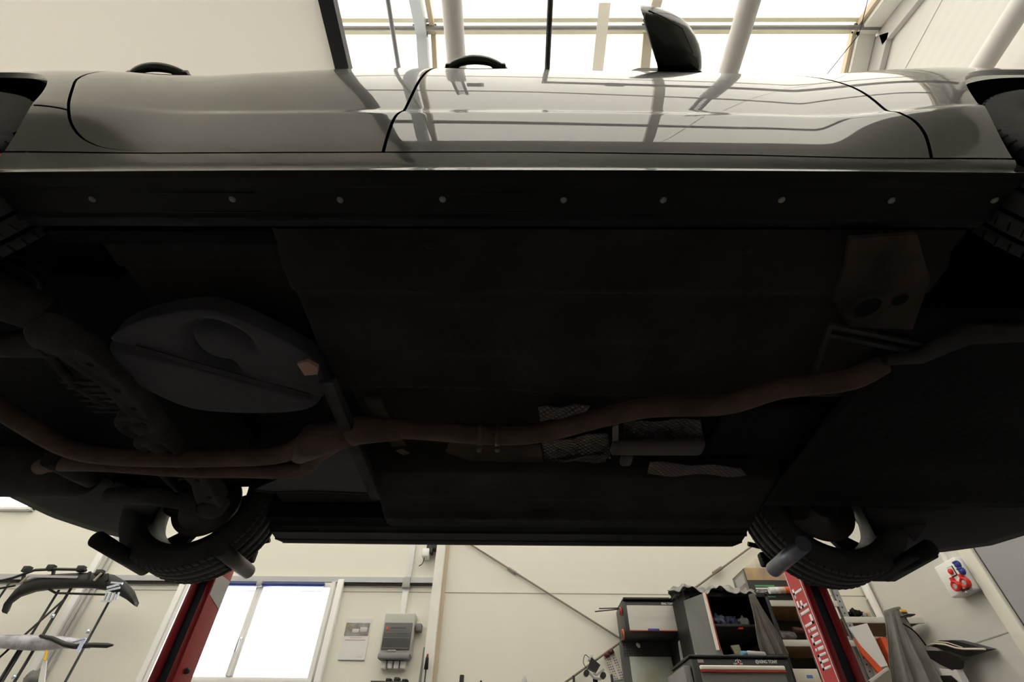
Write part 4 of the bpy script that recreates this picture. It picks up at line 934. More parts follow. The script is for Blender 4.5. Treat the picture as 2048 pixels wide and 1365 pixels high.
for k in range(4):
    t = MB().rbox((-1.172 + 0.056 * k, YW - 0.06, 0.775), (-1.128 + 0.056 * k, YW, 0.835), 0.008).build('switch', white_pvc)
    tag(t, ['white light switch under the fuse box, leftmost of four', 'white light switch under the fuse box, second from the left of four', 'white light switch under the fuse box, third from the left of four', 'white light switch under the fuse box, rightmost of four'][k], 'switch', 'switches below the fuse box')
# tall bar and lance standing against the column
p0 = at(848, 1295, 'Y', 4.85); t = MB().prism([(p0.x - 0.003, 4.85, p0.z), (p0.x + 0.006, 4.85, p0.z), (p0.x + 0.03, 4.85, FL), (p0.x - 0.055, 4.85, FL)], (0, 0.02, 0)).build('leaning_board', cab_grey); tag(t, 'narrow grey board tapering upwards beside the white column', 'board')
p0 = at(855, 1312, 'Y', 4.85); t = thing('broom_stick', 'dark rod with red tip standing by the white column', 'rod', (p0.x, 4.85, FL))
MB().tube([(p0.x, 4.85, FL), (p0.x, 4.85, p0.z - 0.06)], 0.006, n=8).build('rod', blackm, t); MB().tube([(p0.x, 4.85, p0.z - 0.10), (p0.x, 4.85, p0.z - 0.02), (p0.x, 4.85, p0.z)], [0.018, 0.014, 0.008], n=10).build('grip', blackm, t)
MB().tube([(p0.x, 4.85, p0.z), (p0.x + 0.002, 4.85, p0.z + 0.012)], 0.009, n=8).build('red_tip', redp, t)
# items rising above the lower picture edge
for px, y, r, nm, m, lab, cat in (((924, 1351), 4.7, 0.018, 'black_post', blackm, 'thick black post top at the lower edge right of the column', 'post'), ((962, 1362), 4.7, 0.008, 'thin_post', blackm, 'thin black post tip beside the thick black post', 'post'), ((1147, 1352), 4.7, 0.010, 'lamp_stand', blackm, 'thin black stand tip left of the black hand tool', 'post'), ((1223, 1350), 4.62, 0.010, 'black_lance', blackm, 'black stand in front of the sticker sheet', 'post')):
    q = at(*px, 'Y', y); t = MB().tube([(q.x, y, FL), (q.x, y, q.z - 0.006), (q.x, y, q.z)], [r, r, r * 0.9], n=12).build(nm, m); tag(t, lab, cat, 'post tops at the lower edge')
q = at(1049, 1353, 'Y', 4.7); t = MB().tube([(q.x, 4.7, q.z - 0.15), (q.x, 4.7, q.z - 0.03), (q.x, 4.7, q.z)], [0.03, 0.02, 0.004], n=10).tube([(q.x, 4.7, FL), (q.x, 4.7, q.z - 0.15)], 0.012, n=8).build('pointed_nozzle', greyplate); tag(t, 'grey pointed nozzle just above the lower picture edge', 'nozzle')
# low shelf under the fuse box with dark items
t = thing('tool_rail', 'dark rail with small tools under the fuse box', 'rail', (-1.05, YW - 0.08, 0.66))
MB().rbox((-1.22, YW - 0.12, 0.655), (-0.93, YW, 0.680), 0.004).build('rail', cab_dark, t)
for x, h_ in ((-1.10, 0.022), (-1.03, 0.03), (-0.96, 0.018)): MB().rbox((x, YW - 0.10, 0.680), (x + 0.045, YW - 0.02, 0.680 + h_), 0.006).build('tool', blackm, t)
# hand tool hanging (black, on a stand)
q = at(1186, 1338, 'Y', 4.7); x, z = q.x, q.z
t = thing('work_lamp', 'black clamp lamp with two pale arms on a black stand', 'lamp', (x, 4.7, FL))
MB().tube([(x + 0.01, 4.7, FL), (x + 0.01, 4.7, z - 0.07)], 0.020, n=12).build('stand', blackm, t)
MB().add([Vector((x, 4.7, z)) + Vector(p) for p in ((-0.045, -.03, 0), (0.02, -.03, -0.03), (0.06, -.03, 0.02), (-0.01, -.03, 0.075), (-0.045, .03, 0), (0.02, .03, -0.03), (0.06, .03, 0.02), (-0.01, .03, 0.075))], [(0, 1, 2, 3), (7, 6, 5, 4), (0, 4, 5, 1), (1, 5, 6, 2), (2, 6, 7, 3), (3, 7, 4, 0)]).build('lamp_head', blackm, t)
MB().bar((x - 0.05, 4.68, z - 0.02), (x, 4.68, z - 0.07), 0.02, 0.014).bar((x, 4.68, z - 0.07), (x + 0.055, 4.68, z - 0.075), 0.02, 0.014).build('lower_arm', galv, t)
MB().bar((x - 0.005, 4.67, z - 0.035), (x + 0.02, 4.67, z - 0.05), 0.02, 0.013).bar((x + 0.02, 4.67, z - 0.05), (x + 0.085, 4.67, z - 0.01), 0.02, 0.013).build('upper_arm', galv, t)
for dx, dz in ((-0.06, -0.035), (0.075, -0.05)): MB().tube([(x + dx, 4.66, z + dz), (x + dx, 4.72, z + dz)], 0.022, n=14).build('knob', blackm, t)
MB().tube(curve_pts([(x - 0.045, 4.7, z - 0.01), (x - 0.075, 4.7, z + 0.04), (x - 0.055, 4.7, z + 0.095), (x - 0.02, 4.7, z + 0.07)]), 0.003, n=6).build('cable', trim_black, t)
MB().tube([(x - 0.01, 4.7, z + 0.05), (x - 0.005, 4.7, z + 0.095)], [0.028, 0.012], n=10).build('reflector', greyplate, t)

# ------------------------------------------------------------------ sheet of coloured stickers
t = thing('sticker_sheet', 'white sheet of small coloured stickers left of the pegboard', 'sheet', (0.84, YW - 0.02, 0.6))
A, B_, C_, D_ = at(1206, 1312, 'Y', YW - 0.02), at(1229, 1303, 'Y', YW - 0.02), at(1250, 1358, 'Y', YW - 0.02), at(1225, 1362, 'Y', YW - 0.02)
MB().prism([A, B_, C_, D_], (0, 0.003, 0)).build('sheet', paperw, t)
dm = [mat('dot_' + n_, c_, rough=0.6) for n_, c_ in (('red', (0.6, 0.08, 0.06)), ('yellow', (0.7, 0.5, 0.1)), ('blue', (0.15, 0.15, 0.45)), ('green', (0.2, 0.35, 0.15)), ('brown', (0.3, 0.16, 0.1)))]
for i in range(11):
    for j in (0, 1, 2, 4, 5):
        q = A.lerp(D_, (i + 0.5) / 11).lerp(B_.lerp(C_, (i + 0.5) / 11), (j + 0.7) / 6.5)
        MB().box(q + Vector((-0.005, -0.002, -0.005)), q + Vector((0.005, 0.0, 0.005))).build('sticker', dm[0 if i < 1 else (i * 3 + j * 2) % 5], t)

# ------------------------------------------------------------------ pegboard cabinet unit
CY = 4.6
pc = thing('wall_cabinet', 'charcoal wall cabinet with pale flap above a pegboard', 'cabinet', (1.19, 4.78, 0.55))
MB().rbox((0.945, CY + 0.005, 0.985), (1.425, YW - 0.05, 1.235), 0.006).build('body', cab_dark, pc)
fp = MB().prism([(0.978, CY - 0.004, 1.008), (1.385, CY - 0.004, 1.008), (1.385, CY - 0.004, 1.200), (0.978, CY - 0.004, 1.200)], (0, 0.01, 0)).build('flap', cab_light, pc)
MB().box((0.978, CY - 0.006, 1.003), (1.385, CY - 0.002, 1.010)).build('flap_edge', redline, fp)
MB().rbox((1.13, CY - 0.010, 1.006), (1.225, CY - 0.003, 1.022), 0.002).build('blue_handle', mat('violet_blue', (0.10, 0.10, 0.38), rough=0.4), fp)
text('lettering', 'KING TONY', 0.024, paperw, pc, (1.285, CY - 0.002, 1.208), Matrix.Rotation(PI / 2, 3, 'X'), sx=0.78, bold=0.0006)
MB().rbox((0.955, CY - 0.02, 1.245), (1.42, YW - 0.05, 1.262), 0.004).rbox((1.03, CY + 0.02, 1.262), (1.42, YW - 0.05, 1.270), 0.003).build('top_rails', cab_dark, pc)
pb = MB().rbox((0.935, YW - 0.09, 0.30), (1.45, YW - 0.05, 0.99), 0.004).build('pegboard', mat('peg_grey', (0.085, 0.087, 0.087), rough=0.5), pc)
hm = MB()
for i in range(22):
    for j in range(5): hm.box((0.965 + 0.021 * i, YW - 0.0912, 0.955 - 0.02 * j), (0.973 + 0.021 * i, YW - 0.0895, 0.963 - 0.02 * j))
hm.build('peg_holes', blackm, pb)
q = at(1274, 1294, 'Y', YW - 0.07); t = MB().tube([(q.x, YW - 0.15, q.z - 0.015), (q.x, YW - 0.13, q.z + 0.0), (q.x, YW - 0.092, q.z + 0.014)], [0.012, 0.017, 0.012], n=12).build('hanging_bulb', white_pvc); tag(t, 'small white bulb-shaped item hanging on the pegboard', 'item')
A, B_ = at(1259, 1314, 'Y', YW - 0.11), at(1342, 1315, 'Y', YW - 0.11); t = MB().rbox((A.x, YW - 0.115, 0.45), (B_.x, YW - 0.092, A.z), 0.002).build('poster', landscape); tag(t, 'pale shiny landscape poster leaning on the pegboard', 'poster')
q = at(1368, 1285, 'Y', 4.55); t = thing('folder', 'pale folder standing at the right end of the pegboard', 'folder', (1.41, 4.6, 0.7)); MB().prism([at(1357, 1284, 'Y', 4.6), at(1364, 1274, 'Y', 4.6), at(1376, 1325, 'Y', 4.6), at(1365, 1340, 'Y', 4.6)], (0, 0.02, 0)).build('cover', greyplate, t); MB().prism([at(1369, 1313, 'Y', 4.59), at(1373, 1312, 'Y', 4.59), at(1374, 1324, 'Y', 4.59), at(1370, 1326, 'Y', 4.59)], (0, 0.008, 0)).build('blue_tab', mat('tab_blue', (0.2, 0.25, 0.6), rough=0.5), t)
# cutting discs and thin bars on the cabinet side
for px, rz, lab in (((1243, 1224), 0.034, 'red and black cutting disc hanging at the upper left side of the pegboard cabinet'), ((1250, 1270), 0.042, 'orange-rimmed grinding disc hanging below the red disc on the cabinet side')):
    q = at(*px, 'Y', 4.66); t = thing('cutting_disc', lab, 'disc', (0.935, 4.66, q.z - rz), 'discs on the cabinet side')
    q.x = 0.935 if rz < 0.04 else 0.93
    MB().lathe([(-0.006, 0.0001), (-0.006, rz * 0.95), (0.0, rz), (0.004, rz * 0.95), (0.004, 0.0001)], (q.x - 0.004, q.y, q.z), 'X', n=28).build('rim', redp if rz < 0.04 else orange, t)
    MB().lathe([(-0.010, 0.0001), (-0.010, rz * 0.78), (-0.006, rz * 0.80)], (q.x - 0.004, q.y, q.z), 'X', n=28).build('face', cab_dark, t)
for i, (a, b) in enumerate((((1198, 1218), (1240, 1217)), ((1190, 1224), (1240, 1219)))):
    t = MB().tube([at(*a, 'Y', 4.75), at(*b, 'Y', 4.75)], 0.005, n=8).build('thin_bar', dark_line); tag(t, ['upper thin bar sticking out left of the pegboard cabinet', 'lower thin bar sticking out left of the pegboard cabinet'][i], 'bar', 'bars left of the pegboard cabinet')

# ------------------------------------------------------------------ open tool cupboard
KY = 4.2
oc = thing('tool_cupboard', 'black open cupboard with grey side door and cloth hung over it', 'cabinet', (1.70, 4.5, 0.45))
MB().rbox((1.38, KY + 0.02, 0.45), (1.42, YW - 0.05, 1.215), 0.004).rbox((2.03, KY + 0.02, 0.45), (2.06, YW - 0.05, 1.20), 0.004).box((1.40, YW - 0.08, 0.45), (2.05, YW - 0.05, 1.20)).rbox((1.40, KY + 0.02, 1.17), (2.05, YW - 0.05, 1.205), 0.004).build('carcass', blackm, oc)
MB().rbox((1.50, KY + 0.06, 0.965), (2.03, YW - 0.08, 0.985), 0.004).build('shelf', cab_dark, oc)
dr = MB().prism([at(1368, 1202, 'Y', KY), at(1405, 1188, 'Y', KY - 0.10), at(1448, 1314, 'Y', KY - 0.10), at(1392, 1314, 'Y', KY)], (0.0, 0.018, 0)).build('open_door', cab_grey, oc)
A, B_ = at(1408, 1187, 'Y', KY - 0.105), at(1436, 1301, 'Y', KY - 0.105); 
MB().bar(A, B_, 0.020, 0.016, up=(0, 1, 0)).build('door_edge_strip', alu_bright, dr)
A2, B2 = at(1411, 1187, 'Y', KY - 0.11), at(1441, 1301, 'Y', KY - 0.11); MB().bar(A2, B2, 0.004, 0.02, up=(0, 1, 0)).build('red_edge', redline, dr)
# contents of the cupboard
rnd = random.Random(3)
def blob(c, r, sq=(1, 1, 0.8), n=10, rough=0.25, seed=0):
    """crumpled lump"""
    rr = random.Random(seed); bm = bmesh.new(); bmesh.ops.create_icosphere(bm, subdivisions=3, radius=1.0)
    ph = [rr.uniform(0, 6.28) for _ in range(6)]
    mb = MB()
    vs = []
    for v in bm.verts:
        d = v.co; k = 1 + rough * (math.sin(5 * d.x + ph[0]) * math.sin(4 * d.y + ph[1]) + 0.6 * math.sin(9 * d.z + ph[2]) * math.sin(8 * d.x + ph[3]) + 0.4 * math.sin(15 * d.y + ph[4]))
        vs.append(Vector(c) + Vector((d.x * sq[0], d.y * sq[1], d.z * sq[2])) * r * k)
    bm.verts.index_update(); mb.add(vs, [tuple(v.index for v in f.verts) for f in bm.faces], True); bm.free(); return mb
bagm = mat('clear_bag_blue', (0.10, 0.12, 0.26), rough=0.25, vary=0.9, scale=26, col2=(0.012, 0.014, 0.02), bump=0.8, bscale=40)
bagw = mat('pale_bag', (0.42, 0.42, 0.38), rough=0.35, vary=0.5, scale=16, bump=0.8, bscale=30)
for px, r, m, lab in (((1438, 1243), 0.050, bagm, 'glossy dark blue bag at the left of the cupboard shelf'), ((1462, 1245), 0.045, bagm, 'glossy dark blue bag in the middle of the cupboard shelf'), ((1486, 1246), 0.040, bagw, 'pale crumpled bag on the right of the cupboard shelf')):
    q = at(*px, 'Y', KY + 0.15); t = blob((q.x, KY + 0.15, 0.985 + r * 0.8), r, (1.15, 0.9, 0.95), seed=int(px[0])).build('plastic_bag', m); tag(t, lab, 'bag', 'bags in the cupboard')
q = at(1482, 1258, 'Y', KY + 0.06); t = MB().rbox(q + Vector((-0.02, -0.01, -0.006)), q + Vector((0.015, 0.02, 0.006)), 0.003).build('red_cap', redp); tag(t, 'small red cap at the foot of the pale bag', 'cap')
A = at(1465, 1295, 'Y', KY + 0.05); t = MB().prism([at(1461, 1292, 'Y', KY + .05), at(1478, 1290, 'Y', KY + .05), at(1486, 1312, 'Y', KY + .05), at(1472, 1312, 'Y', KY + .05)], (0, 0.02, 0)).build('beige_card', mat('olive_card', (0.30, 0.29, 0.20), rough=0.7)); tag(t, 'beige card leaning in the lower cupboard opening', 'card')
# cloth draped over the right edge of the cupboard
mb = MB()
TL_, TR_, BL_, BR_ = at(1497, 1190, 'Y', KY - 0.06), at(1508, 1187, 'Y', KY - 0.06), at(1522, 1312, 'Y', KY - 0.10), at(1578, 1312, 'Y', KY - 0.10)
def drape(TL, TR, BL, BR, folds, depth, seed=0, bulge=0.0):
    def fn(u, v):
        a = TL.lerp(TR, u); b = BL.lerp(BR, u); p = a.lerp(b, v)
        p.y -= depth * v * (math.sin(folds * PI * u + 0.6 + seed) + 0.35 * math.sin(folds * 2.3 * PI * u + 2 * v + seed)) + bulge * math.sin(PI * u)
        p.x += 0.010 * math.sin(6 * v + 4 * u + seed) * v
        return p
    return fn
mb.grid(drape(TL_, TR_, BL_, BR_, 6, 0.020), 40, 30, thick=(0, 0.006, 0)); t = mb.build('draped_cloth', cloth_brown); tag(t, 'brown grey cloth hanging over the right edge of the open cupboard', 'cloth')
# crumpled film on top
mb = MB()
def film(u, v):
    a = at(1338 + 170 * u, 1186, 'Y', KY + 0.35 - 0.40 * v); rr = math.sin(31 * u + 5 * v) * math.sin(17 * v + 9 * u)
    z = 1.222 + 0.012 * math.sin(13 * u + 6 * v) * math.sin(7 * v + 1) + 0.010 * rr + 0.016 * math.sin(PI * min(1, u * 1.2)) ** 0.5 + 0.006 * math.sin(57 * u + 11 * v)
    if v > 0.88: z -= (v - 0.88) * (0.28 + 0.12 * math.sin(19 * u) + 0.1 * u)
    return Vector((a.x + 0.01 * math.sin(20 * v), KY + 0.35 - 0.40 * v - (0.01 if v > 0.88 else 0), z))
mb.grid(film, 110, 34, thick=(0, 0, 0.003)); t = mb.build('plastic_film', plasticfilm); tag(t, 'crumpled grey plastic film lying on top of the open cupboard', 'film')

# ------------------------------------------------------------------ tool trolley
TY = 3.6
tr = thing('tool_trolley', 'black tool trolley with bright drawer handles below the cupboard', 'trolley', (1.44, 3.83, FL))
MB().rbox((1.125, TY, FL + 0.12), (1.745, TY + 0.46, 0.640), 0.01).build('body', cab_dark, tr)
MB().rbox((1.115, TY - 0.012, 0.640), (1.755, TY + 0.47, 0.655), 0.005).build('worktop', blackm, tr)
for k, z in enumerate((0.540, 0.435, 0.33, 0.225)):
    d_ = MB().rbox((1.172, TY - 0.012, z - 0.04), (1.698, TY + 0.01, z + 0.03), 0.004).build('drawer', cab_grey, tr)
    MB().rbox((1.168, TY - 0.030, z + 0.032), (1.700, TY - 0.004, z + 0.056), 0.006).build('drawer_handle', alu_bright, d_)
    MB().box((1.170, TY - 0.026, z + 0.022), (1.700, TY - 0.006, z + 0.033)).build('drawer_stripe', redline, d_)
MB().rbox((1.075, TY + 0.02, FL + 0.3), (1.122, TY + 0.44, 0.60), 0.006).build('side_tray', cab_grey, tr)
RX = Matrix.Rotation(PI / 2, 3, 'X')
text('lettering', 'KING TONY', 0.024, paperw, tr, (1.560, TY - 0.0012, 0.613), RX, sx=0.86, bold=0.0006)
text('logo_text', 'OFF   ON', 0.014, paperw, tr, (1.392, TY - 0.0012, 0.604), RX, bold=0.0003)
MB().lathe([(-0.001, 0.006), (-0.001, 0.011)], (1.546, TY - 0.0012, 0.620), 'Y', n=18).box((1.541, TY - 0.002, 0.6185), (1.551, TY - 0.001, 0.6215)).build('logo_mark', paperw, tr)
mb = MB()
for a0, a1 in ((0.5, 1.25), (PI - 1.25, PI - 0.5)): mb.lathe([(-0.002, 0.018), (-0.002, 0.023)], (1.425, TY - 0.001, 0.610), 'Y', n=10, a0=a0, a1=a1)
mb.prism([(1.421, TY - 0.003, 0.613), (1.429, TY - 0.003, 0.613), (1.425, TY - 0.003, 0.648)], (0, 0.001, 0)); mb.build('lock_symbol', paperw, tr)
MB().lathe([(-0.012, 0.0001), (-0.012, 0.005), (0, 0.006)], (1.425, TY, 0.608), 'Y', n=12).build('lock', redp, tr)
MB().box((1.168, TY - 0.002, 0.612), (1.205, TY, 0.630)).build('rating_label', greyplate, tr); MB().box((1.168, TY - 0.003, 0.6105), (1.206, TY - 0.001, 0.6135)).build('label_line', redline, tr)
for x in (1.18, 1.69):
    for y in (TY + 0.06, TY + 0.40): MB().lathe([(-0.015, 0.0001), (-0.015, 0.055), (0.015, 0.055), (0.015, 0.0001)], (x, y, FL + 0.055), 'X', n=20).rbox((x - 0.02, y - 0.02, FL + 0.06), (x + 0.02, y + 0.02, FL + 0.125), 0.004).build('castor', blackm, tr)
# things lying on the trolley
q = at(1455, 1307, 'Z', 0.66); t = MB().lathe([(0.0, 0.0001), (0.0, 0.055), (0.006, 0.060), (0.014, 0.050), (0.016, 0.0001)], (1.44, TY + 0.10, 0.656), 'Z', n=28).build('magnetic_dish', blackm); tag(t, 'flat black dish on the trolley top in front of the dark opening', 'dish')
t = thing('spray_bottle', 'clear bottle with light blue cap lying on the trolley top', 'bottle', (1.58, TY + 0.10, 0.656))
MB().tube([(1.535, TY + 0.10, 0.680), (1.545, TY + 0.10, 0.680), (1.66, TY + 0.12, 0.678)], [0.014, 0.020, 0.020], n=16).build('bottle_body', greyplate, t); MB().tube([(1.500, TY + 0.095, 0.681), (1.535, TY + 0.10, 0.681)], 0.016, n=14).build('blue_cap', mat('pale_blue', (0.12, 0.30, 0.48), rough=0.4), t)
t = MB().tube([(1.205, TY + 0.10, 0.656), (1.200, TY + 0.10, 0.684)], 0.002, n=6).tube([(1.18, TY + 0.10, 0.661), (1.195, TY + 0.10, 0.661)], 0.005, n=8).build('small_bits', galv); tag(t, 'small pin standing at the left end of the trolley top', 'pin')

# ------------------------------------------------------------------ corner rack
RKY = 4.45
rk = thing('storage_rack', 'pale steel shelving rack in the corner behind the lift column', 'shelving', (2.75, 4.72, FL))
for x in (2.10, 2.40, 2.765, 3.37):
    for y in (RKY, YW - 0.06):
        if x in (2.10, 3.37) and y == RKY: continue
        w_ = 0.036 if x < 2.7 else 0.056
        mb = MB().box((x - w_ / 2, y, FL), (x + w_ / 2, y + 0.004, 1.30 if x < 2.7 else 1.36)).box((x - w_ / 2, y, FL), (x - w_ / 2 + 0.004, y + 0.03, 1.30 if x < 2.7 else 1.36)); up_ = mb.build('upright', galv, rk)
        if y == RKY:
            hm = MB(); [hm.box((x - 0.005, y - 0.001, z_), (x + 0.005, y + 0.001, z_ + 0.012)) for z_ in np.arange(0.3, 1.28, 0.045)]; hm.build('slots', blackm, up_)
for x0, x1, zs2 in ((2.03, 2.74, (0.40, 0.90, 1.19)), (2.74, 3.39, (0.34, 1.07))):
    for z in zs2:
        f_ = MB().rbox((x0, RKY - 0.004, z - 0.026), (x1, RKY + 0.014, z + 0.020), 0.003).build('shelf_edge', shelf_paint, rk)
        MB().box((x0, RKY + 0.01, z - 0.012), (x1, YW - 0.03, z + 0.016)).build('shelf_board', wood_edge, rk)
MB().box((2.10, YW - 0.03, 0.3), (2.74, YW - 0.025, 1.19)).build('back_panel', mat('rack_back', (0.05, 0.05, 0.045), rough=0.8), rk)
# goods on the rack
def carton(name, label, cat, A, B, h, m, grp=None, extra=None):
    t = thing(name, label, cat, ((A[0] + B[0]) / 2, (A[1] + B[1]) / 2, A[2])); MB().rbox(A, (B[0], B[1], A[2] + h), 0.004).build('box_body', m, t)
    if grp: t['group'] = grp
    return t
bx = thing('printed_box', 'large printed cardboard box with green lettering on the top shelf', 'box', (2.30, 4.55, 1.21))
cx0, cx1, cz0, cz1 = 2.035, 2.52, 1.21, 1.47
MB().rbox((cx0, RKY, cz0), (cx1, RKY + 0.30, cz1), 0.004).build('carton', boxdark, bx)
MB().box((cx0 + 0.002, RKY - 0.002, cz1 - 0.10), (cx1, RKY - 0.0005, cz1)).build('landscape_print', boxsun, bx)
MB().box((cx0 - 0.002, RKY + 0.01, cz0 + 0.01), (cx0 - 0.0005, RKY + 0.29, cz1 - 0.01)).build('side_print', boxgrey, bx)
MB().box((cx0 - 0.003, RKY + 0.04, cz1 - 0.11), (cx0 - 0.0018, RKY + 0.24, cz1 - 0.03)).box((cx0 - 0.003, RKY + 0.06, cz0 + 0.04), (cx0 - 0.0018, RKY + 0.26, cz0 + 0.12)).build('side_picture', greyplate, bx)
MB().box((cx0 + 0.05, RKY - 0.003, cz0 + 0.105), (cx0 + 0.22, RKY - 0.001, cz0 + 0.120)).box((cx0 + 0.05, RKY - 0.003, cz0 + 0.022), (cx0 + 0.20, RKY - 0.001, cz0 + 0.032)).build('green_lettering', greenp, bx)
MB().box((cx0 + 0.05, RKY - 0.003, cz0 + 0.085), (cx0 + 0.26, RKY - 0.001, cz0 + 0.098)).box((cx0 + 0.05, RKY - 0.003, cz0 + 0.068), (cx0 + 0.14, RKY - 0.001, cz0 + 0.076)).build('white_lettering', paperw, bx)
t = thing('cardboard_flap_box', 'second carton half hidden behind the front tyre', 'box', (2.45, 4.8, 1.47)); MB().rbox((2.16, RKY + 0.02, 1.472), (2.70, RKY + 0.28, 1.56), 0.004).build('box_body', cream_card, t)
t = thing('paper_roll', 'red and white striped roll lying on the top shelf edge', 'roll', (2.45, RKY + 0.02, 1.21))
A, B_ = at(1538, 1182, 'Y', RKY - 0.03), at(1600, 1180, 'Y', RKY - 0.03)
n_ = 6
for k in range(n_): MB().tube([A.lerp(B_, k / n_), A.lerp(B_, (k + 1) / n_)], 0.026, n=16).build('band', paperw if k % 3 < 2 and k < 3 else (orange if k % 2 else mat('pale_pink', (0.62, 0.45, 0.36), rough=0.6)), t)
c0 = at(1522, 1185, 'Y', RKY - 0.01); t = blob((c0.x, RKY + 0.02, c0.z), 0.034, (1.7, 1, 0.8), seed=9).build('crumpled_paper', plasticfilm); tag(t, 'crumpled pale wrapping at the left end of the striped roll', 'paper')
t = blob((2.28, RKY + 0.16, 0.975), 0.05, (1.6, 1.2, 0.8), seed=4).build('wrapped_part', plasticfilm); tag(t, 'film-wrapped part on the middle rack shelf', 'part')
t = MB().tube(curve_pts([(2.30, RKY + 0.03, 1.00), (2.40, RKY + 0.02, 0.985), (2.52, RKY + 0.02, 0.955), (2.66, RKY + 0.02, 0.96)]), [0.02] * 25, n=10).build('dark_red_hose', mat('hose_dark', (0.07, 0.02, 0.015), rough=0.5)); tag(t, 'dark reddish hose lying on the middle rack shelf', 'hose')
t = carton('white_container', 'pale container with blue label on the low rack shelf', 'box', (2.06, RKY - 0.12, 0.62), (2.30, RKY + 0.1, 0.62), 0.085, cream_card); MB().box((2.20, RKY - 0.122, 0.645), (2.245, RKY - 0.1205, 0.665)).build('blue_label', mat('label_blue', (0.12, 0.25, 0.55), rough=0.5), t)
carton('cream_carton', 'cream carton below the pale container', 'box', (2.06, RKY - 0.13, 0.42), (2.36, RKY + 0.1, 0.42), 0.195, cream_card)
t = thing('tape_rolls', 'two brown tape rolls beside the cream carton', 'tape', (2.42, RKY - 0.12, 0.52))
for dx in (0, 0.075): MB().lathe([(-0.02, 0.018), (-0.02, 0.036), (0.02, 0.036), (0.02, 0.018), (-0.02, 0.018)], (2.42 + dx, RKY - 0.10, 0.575), 'Y', n=22).build('roll', mat('tape_brown', (0.45, 0.30, 0.18), rough=0.5), t)
t = carton('brown_bag', 'brown bag standing behind the tape rolls', 'bag', (2.36, RKY - 0.05, 0.42), (2.56, RKY + 0.1, 0.42), 0.24, mat('tan_paper', (0.35, 0.20, 0.10), rough=0.8))
# right bay
for px, r, m, nm, lab in (((1700, 1208), 0.045, trim_black, 'black_cable_coil', 'black coiled part on the right rack shelf'), ((1714, 1214), 0.036, greyplate, 'grey_fitting', 'grey fitting in the middle of the right rack shelf')):
    q = at(*px, 'Y', RKY + 0.06); t = blob((q.x, RKY + 0.06, 1.086 + r * 0.75), r, (1.3, 1, 0.85), seed=px[0], rough=0.35).build(nm, m); tag(t, lab, 'part')
q = at(1727, 1216, 'Y', RKY + 0.05); t = MB().lathe([(0, 0.0001), (0, 0.030), (0.04, 0.030), (0.052, 0.02), (0.052, 0.0001)], (q.x, RKY + 0.05, 1.090), 'Z', n=20).build('small_jar', mat('jar_tan', (0.55, 0.42, 0.26), rough=0.5)); tag(t, 'small tan jar with a pale lid on the right rack shelf', 'jar')
t = thing('white_board', 'white board with orange edge leaning in the right rack bay', 'board', (3.0, RKY, 0.36))
MB().prism([at(1698, 1256, 'Y', RKY - 0.03), at(1734, 1247, 'Y', RKY - 0.03), at(1776, 1332, 'Y', RKY - 0.03), at(1752, 1338, 'Y', RKY - 0.03)], (0, 0.012, 0)).build('board', paperw, t)
t2 = MB().prism([at(1709, 1276, 'Y', RKY - 0.05), at(1714, 1284, 'Y', RKY - 0.05), at(1766, 1340, 'Y', RKY - 0.05), at(1757, 1347, 'Y', RKY - 0.05), at(1724, 1308, 'Y', RKY - 0.05)], (0, 0.015, 0)).build('orange_strip', orange); tag(t2, 'orange card strip leaning in front of the white board', 'card')
q = at(1764, 1276, 'Y', RKY + 0.05); t2 = MB().rbox((q.x - 0.025, RKY + 0.03, 0.356), (q.x + 0.02, RKY + 0.10, q.z), 0.004).build('orange_box', orange); tag(t2, 'narrow orange box standing between the white board and the overall', 'box')
t2 = MB().bar(at(1738, 1365, 'Y', RKY - 0.06), at(1775, 1338, 'Y', RKY - 0.06), 0.03, 0.015).build('cross_strut', shelf_paint); tag(t2, 'pale strut slanting below the white board', 'strut')
# vertical pipe in the corner, wrapped in white
t = MB().tube([(XG - 0.05, YW - 0.06, FL), (XG - 0.05, YW - 0.06, 1.15), (XG - 0.052, YW - 0.06, 1.30), (XG - 0.05, YW - 0.06, 2.6)], [0.026, 0.03, 0.036, 0.03], n=14).build('corner_pipe', white_pvc); tag(t, 'white vertical pipe in the corner of the hall', 'pipe')

# ------------------------------------------------------------------ overall and cap on a stand
st = thing('coat_stand', 'black stand carrying the grey overall and the cap', 'stand', (2.83, 4.02, FL)); MB().tube([(2.83, 4.02, FL), (2.85, 4.02, 1.02)], 0.014, n=10).build('pole', blackm, st); MB().lathe([(0, 0.0001), (0, 0.20), (0.02, 0.19), (0.03, 0.0001)], (2.83, 4.02, FL), 'Z', n=28).build('base', blackm, st)
mb = MB(); mb.grid(drape(at(1768, 1222, 'Y', 3.98), at(1800, 1214, 'Y', 3.98), at(1782, 1400, 'Y', 3.93), at(1912, 1400, 'Y', 3.93), 7, 0.035, 1.0, 0.03), 50, 40, thick=(0, 0.006, 0)); t = mb.build('grey_overall', cloth_grey); tag(t, 'grey overall hanging in long folds in front of the right wall', 'overall')
cp = thing('peaked_cap', 'grey cap with yellow patch on top of the hanging overall', 'cap', (2.93, 3.97, 0.98))
q = at(1806, 1226, 'Y', 3.95); MB().lathe([(0, 0.040), (0.02, 0.040), (0.045, 0.028), (0.055, 0.0001)], (q.x, 3.97, q.z - 0.025), 'Z', n=20).build('crown', mat('cap_grey', (0.13, 0.13, 0.14), rough=0.9), cp)
MB().rbox((q.x - 0.03, 3.922, q.z - 0.004), (q.x + 0.015, 3.935, q.z + 0.014), 0.003).build('yellow_patch', yellow, cp); MB().rbox((q.x - 0.02, 3.89, q.z - 0.03), (q.x + 0.045, 3.96, q.z - 0.02), 0.006).build('peak', MATS['cap_grey'], cp)
